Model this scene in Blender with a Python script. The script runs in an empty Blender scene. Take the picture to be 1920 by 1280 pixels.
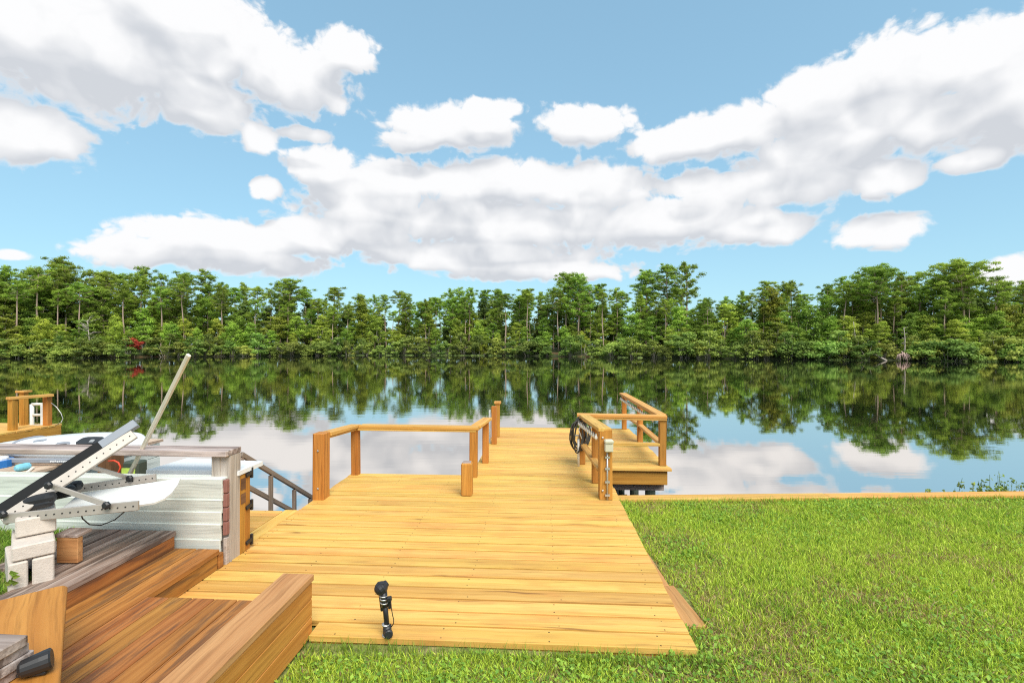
import bpy, bmesh, math, random
import numpy as np
from mathutils import Vector, Matrix

random.seed(7)
rng = np.random.default_rng(11)
S = bpy.context.scene
COL = S.collection
R = math.radians

# ------------------------------------------------------------------ camera
F, CX, CY, HC = 900.0, 960.0, 645.0, 1.65      # photo pixels; deck level is z = 0
cam = bpy.data.cameras.new('camera')
cam.sensor_width = 36.0
cam.lens = F / 1920 * 36
cam.shift_y = 5 / 1920
cam.clip_end = 3000
cam.clip_start = 0.05
camo = bpy.data.objects.new('camera', cam)
camo.location = (0, 0, HC)
camo.rotation_euler = (R(90), 0, 0)
COL.objects.link(camo)
S.camera = camo

# ------------------------------------------------------------------ light
SUN_EL, SUN_AZ = R(50), R(152)                  # azimuth from +Y towards +X : high, behind the camera
sun = bpy.data.lights.new('sun', 'SUN')
sun.energy = 2.3
sun.angle = R(40)
sun.color = (1.0, 0.95, 0.86)
suno = bpy.data.objects.new('sun', sun)
sd = Vector((math.cos(SUN_EL) * math.sin(SUN_AZ), math.cos(SUN_EL) * math.cos(SUN_AZ), math.sin(SUN_EL)))
suno.rotation_euler = sd.to_track_quat('Z', 'Y').to_euler()
COL.objects.link(suno)

S.view_settings.view_transform = 'Standard'
S.view_settings.look = 'None'
S.view_settings.gamma = 1.0
S.view_settings.exposure = 0.9
S.render.engine = 'CYCLES'
S.cycles.use_denoising = False
S.cycles.filter_width = 1.15
S.cycles.use_adaptive_sampling = False
S.cycles.max_bounces = 4
S.cycles.diffuse_bounces = 3
S.cycles.glossy_bounces = 2
S.cycles.transmission_bounces = 2
S.cycles.transparent_max_bounces = 4
S.cycles.caustics_reflective = False
S.cycles.caustics_refractive = False
S.cycles.sample_clamp_indirect = 6


# ------------------------------------------------------------------ node helpers
class NT:
    def __init__(self, tree):
        self.t = tree

    def n(self, kind, **kw):
        nd = self.t.nodes.new(kind)
        for k, v in kw.items():
            setattr(nd, k, v)
        return nd

    def put(self, sock, v):
        if v is None:
            return
        if isinstance(v, bpy.types.NodeSocket):
            self.t.links.new(v, sock)
        else:
            if isinstance(v, (tuple, list)) and len(v) == 3 and sock.type == 'RGBA':
                v = (*v, 1.0)
            sock.default_value = v

    def math(self, op, a, b=None, c=None, clamp=False):
        nd = self.n('ShaderNodeMath', operation=op)
        nd.use_clamp = clamp
        for s, v in zip(nd.inputs, (a, b, c)):
            self.put(s, v)
        return nd.outputs[0]

    def vec(self, op, a, b=None, c=None):
        nd = self.n('ShaderNodeVectorMath', operation=op)
        for s, v in zip(nd.inputs, (a, b, c)):
            self.put(s, v)
        return nd.outputs['Value'] if op in ('LENGTH', 'DOT_PRODUCT', 'DISTANCE') else nd.outputs[0]

    def noise(self, v, scale, detail=4, rough=0.55, dist=0.0, dims='3D'):
        nd = self.n('ShaderNodeTexNoise', noise_dimensions=dims)
        self.put(nd.inputs['Vector'], v)
        nd.inputs['Scale'].default_value = scale
        nd.inputs['Detail'].default_value = detail
        nd.inputs['Roughness'].default_value = rough
        nd.inputs['Distortion'].default_value = dist
        return nd.outputs['Fac']

    def mix(self, f, a, b, blend='MIX'):
        nd = self.n('ShaderNodeMix', data_type='RGBA', blend_type=blend)
        self.put(nd.inputs[0], f)
        self.put(nd.inputs[6], a)
        self.put(nd.inputs[7], b)
        return nd.outputs[2]

    def rng(self, v, a, b, c=0.0, d=1.0, smooth=True):
        nd = self.n('ShaderNodeMapRange')
        nd.interpolation_type = 'SMOOTHSTEP' if smooth else 'LINEAR'
        self.put(nd.inputs[0], v)
        for i, x in enumerate((a, b, c, d)):
            self.put(nd.inputs[i + 1], x)
        return nd.outputs[0]


# ------------------------------------------------------------------ sky with clouds (world)
world = bpy.data.worlds.new('World')
S.world = world
world.use_nodes = True
world.cycles.sampling_method = 'MANUAL'
world.cycles.sample_map_resolution = 512
wt = world.node_tree
wt.nodes.clear()
W = NT(wt)
sky = W.n('ShaderNodeTexSky', sky_type='NISHITA')
sky.sun_disc = False
sky.sun_elevation = SUN_EL
sky.sun_rotation = SUN_AZ
sky.air_density = 1.0
sky.dust_density = 0.6
sky.ozone_density = 1.0
SKY_STRENGTH = 0.12

ELL = [  # cloud banks : centre x, y, half width, half height in photo pixels
    (170, 100, 320, 150), (50, 245, 160, 75), (370, 190, 150, 75), (330, 20, 200, 90), (570, 150, 125, 85),
    (645, 95, 75, 55), (10, 30, 190, 110), (480, 100, 110, 90), (485, 255, 42, 38), (570, 252, 60, 18),
    (845, 240, 150, 52), (770, 268, 80, 26), (920, 205, 75, 26), (1095, 236, 108, 48), (1290, 262, 130, 50),
    (1400, 240, 120, 60), (1540, 190, 150, 85), (1680, 130, 160, 95), (1820, 100, 150, 90), (1900, 190, 150, 120),
    (1540, 290, 200, 75), (1480, 345, 230, 55), (1650, 330, 90, 55), (1770, 235, 170, 70), (610, 318, 95, 50), (760, 335, 150, 45),
    (930, 345, 230, 55), (1100, 355, 140, 62), (690, 385, 160, 70), (950, 420, 360, 70), (1240, 420, 270, 58), (1420, 425, 120, 42),
    (900, 478, 300, 40), (1010, 508, 210, 26), (430, 452, 240, 46), (240, 467, 120, 42), (470, 492, 190, 34),
    (590, 440, 130, 50), (1650, 430, 112, 42), (1895, 508, 75, 34), (20, 478, 45, 14), (500, 352, 40, 24), (1830, 300, 90, 26),
    (1640, 222, 150, 70), (700, 442, 110, 44), (390, 110, 130, 75), (1300, 345, 90, 30)]


def azel(px, py):
    x, y, z = (px - CX) / F, 1.0, (CY - py) / F
    return math.atan2(x, y), math.atan2(z, math.hypot(x, y))


grp = bpy.data.node_groups.new('cloud_field', 'ShaderNodeTree')
grp.interface.new_socket('P', in_out='INPUT', socket_type='NodeSocketVector')
grp.interface.new_socket('Detail', in_out='INPUT', socket_type='NodeSocketFloat')
grp.interface.new_socket('Puff', in_out='INPUT', socket_type='NodeSocketFloat')
grp.interface.new_socket('D', in_out='OUTPUT', socket_type='NodeSocketFloat')
G = NT(grp)
gi, go = G.n('NodeGroupInput'), G.n('NodeGroupOutput')
P0 = gi.outputs[0]
acc = None
for (cx, cy, rx, ry) in ELL:
    a, e = azel(cx, cy)
    a1, _ = azel(cx + rx * 0.5, cy)
    a0, _ = azel(cx - rx * 0.5, cy)
    _, e1 = azel(cx, cy - ry * 0.5)
    _, e0 = azel(cx, cy + ry * 0.5)
    ra, re = abs(a1 - a0), abs(e1 - e0)
    v = G.vec('MULTIPLY_ADD', P0, (1 / ra, 1 / re, 0.0), (-a / ra, -e / re, 0.0))
    d = G.vec('LENGTH', v)
    acc = d if acc is None else G.math('SMOOTH_MIN', acc, d, 0.07)
infield = G.math('MINIMUM', G.math('SUBTRACT', 1.0, acc), 0.62)
# away from the banks above: the same kind of broken cumulus all round the sky
sepP = G.n('ShaderNodeSeparateXYZ')
G.put(sepP.inputs[0], P0)
far_noise = G.noise(G.vec('MULTIPLY', P0, (1.0, 2.2, 1.0)), 2.3, 3, 0.5, dims='2D')
far_f = G.math('MULTIPLY', G.math('SUBTRACT', far_noise, 0.47), 2.8)
side = G.math('MAXIMUM', G.rng(G.math('ABSOLUTE', sepP.outputs[0]), 0.82, 1.0),
              G.rng(sepP.outputs[1], 0.62, 0.78))
field = G.math('ADD', G.math('MULTIPLY', infield, G.math('SUBTRACT', 1.0, side)), G.math('MULTIPLY', far_f, side))
q = G.vec('MULTIPLY', P0, (1.0, 1.35, 1.0))
warp = G.n('ShaderNodeTexNoise', noise_dimensions='2D')
G.put(warp.inputs['Vector'], q)
warp.inputs['Scale'].default_value = 7.0
warp.inputs['Detail'].default_value = 5.0
q2 = G.vec('ADD', q, G.vec('SCALE', G.vec('SUBTRACT', warp.outputs['Color'], (0.5, 0.5, 0.5)), None))
q2.node.inputs[1].links[0].from_node.inputs['Scale'].default_value = 0.075
bign = G.noise(q2, 9.0, 8, 0.66, dims='2D')
grp.links.new(gi.outputs[1], bign.node.inputs['Detail'])
big = G.math('SUBTRACT', bign, 0.5)
vor = G.n('ShaderNodeTexVoronoi', feature='F1', voronoi_dimensions='2D')
G.put(vor.inputs['Vector'], q2)
vor.inputs['Scale'].default_value = 27.0
vor.inputs['Detail'].default_value = 1.5
vor.inputs['Roughness'].default_value = 0.55
puff = G.math('SUBTRACT', 0.45, vor.outputs['Distance'])
dens = G.math('ADD', G.math('ADD', G.math('MULTIPLY_ADD', field, 1.70, 0.05), G.math('MULTIPLY', big, 1.75)), G.math('MULTIPLY', puff, gi.outputs[2]))
grp.links.new(dens, go.inputs[0])

tc = W.n('ShaderNodeTexCoord')
dirv = W.vec('NORMALIZE', tc.outputs['Generated'])
sp = W.n('ShaderNodeSeparateXYZ')
W.put(sp.inputs[0], dirv)
az = W.math('ARCTAN2', sp.outputs[0], sp.outputs[1])
el = W.math('ARCSINE', sp.outputs[2])
cp = W.n('ShaderNodeCombineXYZ')
W.put(cp.inputs[0], az)
W.put(cp.inputs[1], el)
cp.inputs[2].default_value = 0.37


def field_at(off, detail, puffv):
    g = W.n('ShaderNodeGroup')
    g.node_tree = grp
    W.put(g.inputs[0], W.vec('ADD', cp.outputs[0], off))
    g.inputs[1].default_value = detail
    g.inputs[2].default_value = puffv
    return g.outputs[0]


d0 = field_at((0.0, 0.0, 0.0), 10.0, 0.50)
dA = field_at((0.0, -0.004, 0.0), 2.0, 0.14)
dB = field_at((0.010, 0.050, 0.0), 1.0, 0.0)
mask = W.rng(d0, -0.05, 0.42)
soft = W.rng(W.math('SUBTRACT', dA, dB), -0.70, 0.45, smooth=False)
fine_r = W.rng(W.math('SUBTRACT', d0, dB), -0.70, 0.60, smooth=False)
lit = W.math('ADD', W.math('MULTIPLY', soft, 0.75), W.math('MULTIPLY', fine_r, 0.25))
lit = W.math('MAXIMUM', lit, W.rng(d0, 0.0, 0.50, 0.80, 0.1))
cloudc = W.mix(lit, (0.330, 0.348, 0.376), (0.528, 0.530, 0.535))
CLOUD_STRENGTH = 1.0
bg_sky = W.n('ShaderNodeBackground')
skyc = W.mix(1.0, sky.outputs[0], (0.12, 0.1344, 0.114), 'MULTIPLY')
gm = W.n('ShaderNodeGamma')
W.put(gm.inputs[0], skyc)
gm.inputs[1].default_value = 0.40
skyc = W.mix(1.0, gm.outputs[0], (0.35 / 0.12, 0.50 / 0.12, 0.605 / 0.12), 'MULTIPLY')
skyc.node.clamp_result = False
W.put(bg_sky.inputs[0], skyc)
bg_sky.inputs[1].default_value = SKY_STRENGTH
bg_cl = W.n('ShaderNodeBackground')
W.put(bg_cl.inputs[0], cloudc)
bg_cl.inputs[1].default_value = CLOUD_STRENGTH
mx = W.n('ShaderNodeMixShader')
up_only = W.rng(sp.outputs[2], -0.01, 0.01)
W.put(mx.inputs[0], W.math('MULTIPLY', mask, up_only))
wt.links.new(bg_sky.outputs[0], mx.inputs[1])
wt.links.new(bg_cl.outputs[0], mx.inputs[2])
wo = W.n('ShaderNodeOutputWorld')
wt.links.new(mx.outputs[0], wo.inputs[0])


# ------------------------------------------------------------------ geometry helpers
def P(px, py, z=0.0):
    """photo pixel -> point on the horizontal plane z"""
    Y = F * (HC - z) / (py - CY)
    return Vector(((px - CX) / F * Y, Y, z))


def Q(px, py, Y):
    """photo pixel -> point at depth Y"""
    return Vector(((px - CX) / F * Y, Y, HC - (py - CY) / F * Y))


A = math.atan(0.058)
EX = Vector((math.cos(A), -math.sin(A), 0))
EY = Vector((math.sin(A), math.cos(A), 0))
EZ = Vector((0, 0, 1))
WATER_Z = -0.75
LAWN_Z = -0.05


def D(u, v, z=0.0):
    """deck frame (u along the boards, v away from the camera) -> world"""
    return EX * u + EY * v + EZ * z


def wm(o):
    return wm(o.parent) @ o.matrix_basis if o.parent else o.matrix_basis.copy()


def link(o, parent=None, M=None):
    COL.objects.link(o)
    if parent is not None:
        o.parent = parent
        o.matrix_basis = wm(parent).inverted() @ (M if M is not None else Matrix())
    elif M is not None:
        o.matrix_basis = M
    return o


def tag(o, label=None, cat=None, group=None, kind=None):
    for k, v in (('label', label), ('category', cat), ('group', group), ('kind', kind)):
        if v:
            o[k] = v
    return o


def thing(name, label, cat, loc=(0, 0, 0), group=None):
    o = bpy.data.objects.new(name, None)
    o.empty_display_size = 0.1
    o.location = loc
    COL.objects.link(o)
    return tag(o, label, cat, group)


def obj(name, me, mat, parent=None, M=None, smooth=False):
    if mat is not None and len(me.materials) == 0:
        me.materials.append(mat)
    if smooth:
        me.polygons.foreach_set('use_smooth', [True] * len(me.polygons))
    return link(bpy.data.objects.new(name, me), parent, M)


def mesh(name, verts, faces):
    me = bpy.data.meshes.new(name)
    me.from_pydata([tuple(v) for v in verts], [], faces)
    me.update()
    return me


BOXES = {}


def box_mesh(L, Wd, T, bev, mat):
    key = (round(L, 3), round(Wd, 4), round(T, 4), bev, mat.name if mat else '')
    if key in BOXES:
        return BOXES[key]
    bm = bmesh.new()
    bmesh.ops.create_cube(bm, size=1.0)
    bmesh.ops.scale(bm, vec=(L, Wd, T), verts=bm.verts)
    if bev:
        bmesh.ops.bevel(bm, geom=list(bm.edges), offset=bev, segments=1, affect='EDGES')
    me = bpy.data.meshes.new('box')
    bm.to_mesh(me)
    bm.free()
    me.materials.append(mat)
    BOXES[key] = me
    return me


def frame(a, b, up):
    x = (b - a).normalized()
    y = up.cross(x)
    if y.length < 1e-5:
        y = Vector((0, 1, 0)).cross(x)
    y.normalize()
    z = x.cross(y)
    M = Matrix((x, y, z)).transposed().to_4x4()
    M.translation = (a + b) / 2
    return M


def board(name, parent, mat, a, b, width, thick, up=EZ, bev=0.004):
    """squared timber from a to b (centre line); width lies across, thick along up"""
    a, b = Vector(a), Vector(b)
    me = box_mesh((b - a).length, width, thick, bev, mat)
    return obj(name, me, None, parent, frame(a, b, Vector(up)))


def post(name, parent, mat, base, h, w, d=None, bev=0.006, ydir=EY):
    base = Vector(base)
    me = box_mesh(h, w, d or w, bev, mat)
    x, z = EZ, ydir
    y = z.cross(x)
    M = Matrix((x, y, z)).transposed().to_4x4()
    M = Matrix.Rotation(random.uniform(-.008, .008), 4, 'X') @ Matrix.Rotation(random.uniform(-.008, .008), 4, 'Y') @ M
    M.translation = base + EZ * h / 2
    return obj(name, me, None, parent, M)


def tube_mesh(pts, r, sides=8, closed=False, cap=True):
    pts = [Vector(p) for p in pts]
    n = len(pts)
    rs = r if isinstance(r, (list, tuple)) else [r] * n
    vs, fs = [], []
    prev = None
    for i, p in enumerate(pts):
        if closed:
            t = pts[(i + 1) % n] - pts[i - 1]
        else:
            t = pts[min(i + 1, n - 1)] - pts[max(i - 1, 0)]
        t.normalize()
        if prev is None:
            prev = t.orthogonal().normalized()
        prev = (prev - t * prev.dot(t)).normalized()
        b = t.cross(prev)
        for k in range(sides):
            a = 2 * math.pi * k / sides
            vs.append(p + (prev * math.cos(a) + b * math.sin(a)) * rs[i])
    m = n if closed else n - 1
    for i in range(m):
        for k in range(sides):
            j, l = (i + 1) % n, (k + 1) % sides
            fs.append((i * sides + k, i * sides + l, j * sides + l, j * sides + k))
    if cap and not closed:
        fs.append(tuple(range(sides))[::-1])
        fs.append(tuple((n - 1) * sides + k for k in range(sides)))
    return mesh('tube', vs, fs)


def tube(name, parent, mat, pts, r, sides=8, closed=False):
    return obj(name, tube_mesh(pts, r, sides, closed), mat, parent, Matrix(), smooth=True)


def prism(name, parent, mat, outline, ext):
    """solid with the 3-D outline as one face, pushed along ext"""
    n = len(outline)
    vs = [Vector(p) for p in outline] + [Vector(p) + Vector(ext) for p in outline]
    fs = [tuple(range(n))[::-1], tuple(range(n, 2 * n))] + [(i, (i + 1) % n, n + (i + 1) % n, n + i) for i in range(n)]
    me = mesh('prism', vs, fs)
    bm = bmesh.new()
    bm.from_mesh(me)
    bmesh.ops.recalc_face_normals(bm, faces=bm.faces)
    bm.to_mesh(me)
    bm.free()
    return obj(name, me, mat, parent, Matrix())


def lathe(name, parent, mat, prof, axis_a, axis_b, sides=16):
    """profile [(t, r)] revolved round the line a-b, t in metres from a"""
    a, b = Vector(axis_a), Vector(axis_b)
    d = (b - a).normalized()
    pts = [a + d * t for t, _ in prof]
    p = d.orthogonal().normalized()
    q_ = d.cross(p)
    vs, fs = [], []
    for (t, r) in prof:
        for k in range(sides):
            an = 2 * math.pi * k / sides
            vs.append(a + d * t + (p * math.cos(an) + q_ * math.sin(an)) * r)
    n = len(prof)
    for i in range(n - 1):
        for k in range(sides):
            l = (k + 1) % sides
            fs.append((i * sides + k, i * sides + l, (i + 1) * sides + l, (i + 1) * sides + k))
    fs.append(tuple(range(sides))[::-1])
    fs.append(tuple((n - 1) * sides + k for k in range(sides)))
    return obj(name, mesh('lathe', vs, fs), mat, parent, Matrix(), smooth=False)


# ------------------------------------------------------------------ materials
def new_mat(name):
    m = bpy.data.materials.new(name)
    m.use_nodes = True
    t = NT(m.node_tree)
    b = m.node_tree.nodes['Principled BSDF']
    return m, t, b


def plain(name, col, rough=0.5, metal=0.0, vary=0.12, scale=18.0, bump=0.0):
    m, t, b = new_mat(name)
    co = t.n('ShaderNodeTexCoord').outputs['Object']
    nz = t.noise(co, scale, 5, 0.6)
    c = t.mix(nz, tuple(x * (1 - vary) for x in col), tuple(min(1, x * (1 + vary)) for x in col))
    t.put(b.inputs['Base Color'], c)
    b.inputs['Roughness'].default_value = rough
    b.inputs['Metallic'].default_value = metal
    if bump:
        bp = t.n('ShaderNodeBump')
        bp.inputs['Strength'].default_value = bump
        bp.inputs['Distance'].default_value = 0.004
        t.put(bp.inputs['Height'], t.noise(co, scale * 4, 4, 0.6))
        t.put(b.inputs['Normal'], bp.outputs[0])
    return m


def wood(name, light, mid, dark, streak=0.5, *a_, grain=0.6, **k_):
    return wood_(name, light, mid, dark, streak, *a_, grain=grain, **k_)


def wood_(name, light, mid, dark, streak=0.5, blotch=0.35, knots=0.5, nails=False, rough=0.62, spread=0.16, stain=None,
         stain_amt=0.0, dirt=None, dirt_amt=0.0, grain=0.6):
    m, t, b = new_mat(name)
    tcn = t.n('ShaderNodeTexCoord')
    info = t.n('ShaderNodeObjectInfo')
    off = t.vec('SCALE', (41.3, 17.7, 29.1))
    t.put(off.node.inputs['Scale'], info.outputs['Random'])
    raw = tcn.outputs['Object']
    co = t.vec('ADD', raw, off)
    wob = t.noise(co, 2.2, 2, 0.5)
    wv = t.n('ShaderNodeCombineXYZ')
    t.put(wv.inputs[1], t.math('MULTIPLY', t.math('SUBTRACT', wob, 0.5), 0.05))
    co2 = t.vec('ADD', co, wv.outputs[0])
    fine = t.noise(t.vec('MULTIPLY', co2, (2.0, 60.0, 60.0)), 1.0, 5, 0.65)
    band = t.noise(t.vec('MULTIPLY', co2, (0.55, 17.0, 17.0)), 1.0, 4, 0.6)
    dark_s = t.noise(t.vec('MULTIPLY', co2, (1.1, 34.0, 34.0)), 1.0, 3, 0.7)
    bl = t.noise(t.vec('MULTIPLY', co, (1.0, 2.2, 2.2)), 2.1, 3, 0.55)
    c = t.mix(t.rng(band, 0.32, 0.68), light, mid)
    c = t.mix(t.math('MULTIPLY', t.rng(fine, 0.45, 0.72), grain), c, tuple(x * 0.5 for x in mid))
    c = t.mix(t.math('MULTIPLY', t.rng(bl, 0.48, 0.72), blotch), c, mid if stain is None else stain)
    c = t.mix(t.math('MULTIPLY', t.rng(dark_s, 0.60, 0.74), streak), c, dark)
    if dirt is not None:
        dn = t.noise(t.vec('MULTIPLY', co, (1.0, 9.0, 9.0)), 1.25, 5, 0.62)
        c = t.mix(t.math('MULTIPLY', t.rng(dn, 0.49, 0.60), dirt_amt), c, dirt)
    vo = t.n('ShaderNodeTexVoronoi')
    t.put(vo.inputs['Vector'], t.vec('MULTIPLY', co2, (1.5, 6.5, 6.5)))
    vo.inputs['Scale'].default_value = 1.0
    sc = t.n('ShaderNodeSeparateColor')
    t.put(sc.inputs[0], vo.outputs['Color'])
    pick = t.math('GREATER_THAN', sc.outputs[0], 1 - 0.35 * knots)
    ring = t.rng(vo.outputs['Distance'], 0.05, 0.24, 1.0, 0.0)
    c = t.mix(t.math('MULTIPLY', t.math('MULTIPLY', ring, pick), 0.55), c, tuple((x + y) / 2 for x, y in zip(mid, dark)))
    eye = t.rng(vo.outputs['Distance'], 0.03, 0.085, 1.0, 0.0)
    c = t.mix(t.math('MULTIPLY', t.math('MULTIPLY', eye, pick), 0.85), c, dark)
    if nails:
        s3 = t.n('ShaderNodeSeparateXYZ')
        t.put(s3.inputs[0], raw)
        jx = t.math('ADD', s3.outputs[0], t.math('MULTIPLY', info.outputs['Random'], 0.05))
        fx = t.math('ABSOLUTE', t.math('SUBTRACT', t.math('FRACT', t.math('DIVIDE', jx, 0.61)), 0.5))
        fx = t.math('MULTIPLY', fx, 0.61)
        fy = t.math('ABSOLUTE', t.math('SUBTRACT', t.math('ABSOLUTE', s3.outputs[1]), 0.043))
        rr = t.math('ADD', t.math('POWER', fx, 2.0), t.math('POWER', fy, 2.0))
        nm = t.math('MULTIPLY', t.math('LESS_THAN', rr, 0.0052 ** 2), t.rng(t.noise(co, 31, 1), 0.38, 0.5))
        c = t.mix(t.math('MULTIPLY', nm, 0.9), c, (0.035, 0.02, 0.012))
    hsv = t.n('ShaderNodeHueSaturation')
    t.put(hsv.inputs['Color'], c)
    r2 = t.math('FRACT', t.math('MULTIPLY', info.outputs['Random'], 7.31))
    t.put(hsv.inputs['Value'], t.math('ADD', 1 - spread, t.math('MULTIPLY', info.outputs['Random'], 2 * spread)))
    t.put(hsv.inputs['Hue'], t.math('ADD', 0.488, t.math('MULTIPLY', r2, 0.018)))
    t.put(b.inputs['Base Color'], hsv.outputs[0])
    t.put(b.inputs['Roughness'], t.math('ADD', rough - 0.1, t.math('MULTIPLY', fine, 0.2)))
    b.inputs['Specular IOR Level'].default_value = 0.3
    bp = t.n('ShaderNodeBump')
    bp.inputs['Strength'].default_value = 0.35
    bp.inputs['Distance'].default_value = 0.003
    t.put(bp.inputs['Height'], t.math('ADD', fine, t.math('MULTIPLY', dark_s, -0.8)))
    t.put(b.inputs['Normal'], bp.outputs[0])
    return m


M_DECK = wood('golden_deck_wood', (0.765, 0.488, 0.130), (0.69, 0.400, 0.082), (0.17, 0.07, 0.02), 0.75, 0.7, 1.5, True,
              stain=(0.67, 0.33, 0.08), spread=0.13, grain=0.34, dirt=(0.44, 0.23, 0.06), dirt_amt=0.3)
M_STAIN = wood('orange_stained_wood', (0.58, 0.285, 0.055), (0.44, 0.185, 0.028), (0.11, 0.045, 0.013), 0.8, 0.6, 0.8, spread=0.16)
M_CAP = wood('golden_cap_wood', (0.75, 0.45, 0.12), (0.62, 0.32, 0.07), (0.22, 0.09, 0.025), 0.5, 0.5, 0.5, spread=0.1)
M_STEP = wood('brown_stained_step_wood', (0.50, 0.225, 0.055), (0.34, 0.13, 0.028), (0.07, 0.035, 0.018), 0.85, 0.5, 0.5,
              dirt=(0.085, 0.048, 0.03), dirt_amt=0.62, spread=0.10)
M_BOXW = wood('worn_brown_cap_wood', (0.58, 0.32, 0.125), (0.44, 0.205, 0.068), (0.13, 0.065, 0.035), 0.85, 0.5, 0.6, spread=0.08)
M_GREY = wood('weathered_grey_wood', (0.56, 0.47, 0.42), (0.28, 0.21, 0.175), (0.05, 0.036, 0.03), 0.95, 0.5, 0.4,
              dirt=(0.085, 0.06, 0.05), dirt_amt=0.7, spread=0.14)
M_STEPG = wood('worn_grey_brown_step_wood', (0.50, 0.40, 0.34), (0.24, 0.155, 0.115), (0.045, 0.03, 0.024), 0.95, 0.5, 0.4,
               dirt=(0.07, 0.045, 0.035), dirt_amt=0.75, spread=0.14)
M_PALE = wood('faded_paint_wood', (0.56, 0.49, 0.43), (0.44, 0.37, 0.31), (0.14, 0.1, 0.08), 0.5, 0.4, 0.5, spread=0.06)
M_DRAIL = wood('dark_weathered_wood', (0.30, 0.23, 0.18), (0.19, 0.14, 0.11), (0.05, 0.04, 0.03), 0.7, 0.4, 0.2)
M_TAN = wood('sun_bleached_dock_wood', (0.66, 0.52, 0.38), (0.50, 0.36, 0.25), (0.16, 0.10, 0.07), 0.7, 0.4, 0.4)
M_BROWN = wood('dark_brown_timber', (0.22, 0.11, 0.05), (0.14, 0.065, 0.03), (0.035, 0.02, 0.012), 0.6, 0.5, 0.4)
M_PILE = wood('green_stained_pile_wood', (0.085, 0.11, 0.08), (0.055, 0.075, 0.055), (0.02, 0.025, 0.02), 0.5, 0.5, 0.2)
M_POLE = wood('pale_pole_wood', (0.80, 0.74, 0.63), (0.72, 0.64, 0.52), (0.42, 0.34, 0.25), 0.4, 0.3, 0.1)
M_SIDING = wood('pale_green_siding_paint', (0.76, 0.79, 0.73), (0.70, 0.73, 0.67), (0.36, 0.37, 0.33), 0.22, 0.25, 0.12, spread=0.03)
M_BRICKR = plain('faded_red_brick', (0.27, 0.115, 0.09), 0.8, vary=0.35, scale=25)
M_CONC = plain('rough_concrete', (0.62, 0.54, 0.47), 0.9, vary=0.2, scale=30, bump=0.8)
M_ALU = plain('brushed_aluminium', (0.45, 0.40, 0.35), 0.45, 0.4, 0.25, 12)
M_BLACK = plain('black_rubber', (0.018, 0.018, 0.02), 0.45, vary=0.3)
M_CARPET = plain('black_bunk_carpet', (0.012, 0.012, 0.013), 0.95, vary=0.3, scale=90)
M_GPLATE = plain('grey_plastic', (0.27, 0.29, 0.33), 0.5)
M_WHITE = plain('white_gelcoat', (0.80, 0.81, 0.82), 0.25, vary=0.03)
M_WHITE2 = plain('white_scuffed_plastic', (0.74, 0.74, 0.71), 0.4, vary=0.08, scale=9)
M_BLUE = plain('deep_blue_plastic', (0.02, 0.16, 0.48), 0.35)
M_LBLUE = plain('light_blue_foam', (0.20, 0.52, 0.66), 0.6)
M_RED = plain('red_rope', (0.65, 0.06, 0.02), 0.6)
M_LIME = plain('lime_green_fabric', (0.45, 0.62, 0.10), 0.8, vary=0.5, scale=22)
M_DGREEN = plain('dark_green_plastic', (0.05, 0.065, 0.045), 0.6)
M_PVC = plain('white_pipe_plastic', (0.78, 0.76, 0.70), 0.4)
M_BEIGEBOX = plain('aged_beige_plastic', (0.58, 0.56, 0.42), 0.5, vary=0.2)
M_STEEL = plain('grey_conduit_metal', (0.55, 0.54, 0.52), 0.4, 0.7)
M_HOSE = plain('dark_grey_hose', (0.055, 0.05, 0.042), 0.5)
M_GLASS = plain('clear_bulb', (0.75, 0.73, 0.66), 0.1)
M_HOLE = plain('dark_hole', (0.02, 0.02, 0.02), 0.9)
M_BARKP = plain('pine_bark', (0.42, 0.30, 0.235), 0.9, vary=0.35, scale=1.6)
M_BARKG = plain('grey_bark', (0.38, 0.33, 0.27), 0.9, vary=0.35, scale=1.6)
M_BARKD = plain('bleached_dead_wood', (0.42, 0.36, 0.30), 0.9, vary=0.25, scale=1.6)


def leaf_mat(name, c_dark, c_light, transl=0.35, hue=0.03, val=0.25):
    m, t, b = new_mat(name)
    at = t.n('ShaderNodeAttribute', attribute_name='tint')
    info = t.n('ShaderNodeObjectInfo')
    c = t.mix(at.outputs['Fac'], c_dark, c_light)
    hsv = t.n('ShaderNodeHueSaturation')
    t.put(hsv.inputs['Color'], c)
    r2 = t.math('FRACT', t.math('MULTIPLY', info.outputs['Random'], 9.17))
    t.put(hsv.inputs['Hue'], t.math('ADD', 0.5 - hue / 2, t.math('MULTIPLY', r2, hue)))
    t.put(hsv.inputs['Value'], t.math('ADD', 1 - val, t.math('MULTIPLY', info.outputs['Random'], 2 * val)))
    t.put(b.inputs['Base Color'], hsv.outputs[0])
    b.inputs['Roughness'].default_value = 0.6
    b.inputs['Specular IOR Level'].default_value = 0.25
    tr = t.n('ShaderNodeBsdfTranslucent')
    t.put(tr.inputs[0], hsv.outputs[0])
    mxn = t.n('ShaderNodeMixShader')
    mxn.inputs[0].default_value = transl
    m.node_tree.links.new(b.outputs[0], mxn.inputs[1])
    m.node_tree.links.new(tr.outputs[0], mxn.inputs[2])
    m.node_tree.links.new(mxn.outputs[0], m.node_tree.nodes['Material Output'].inputs[0])
    return m


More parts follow.
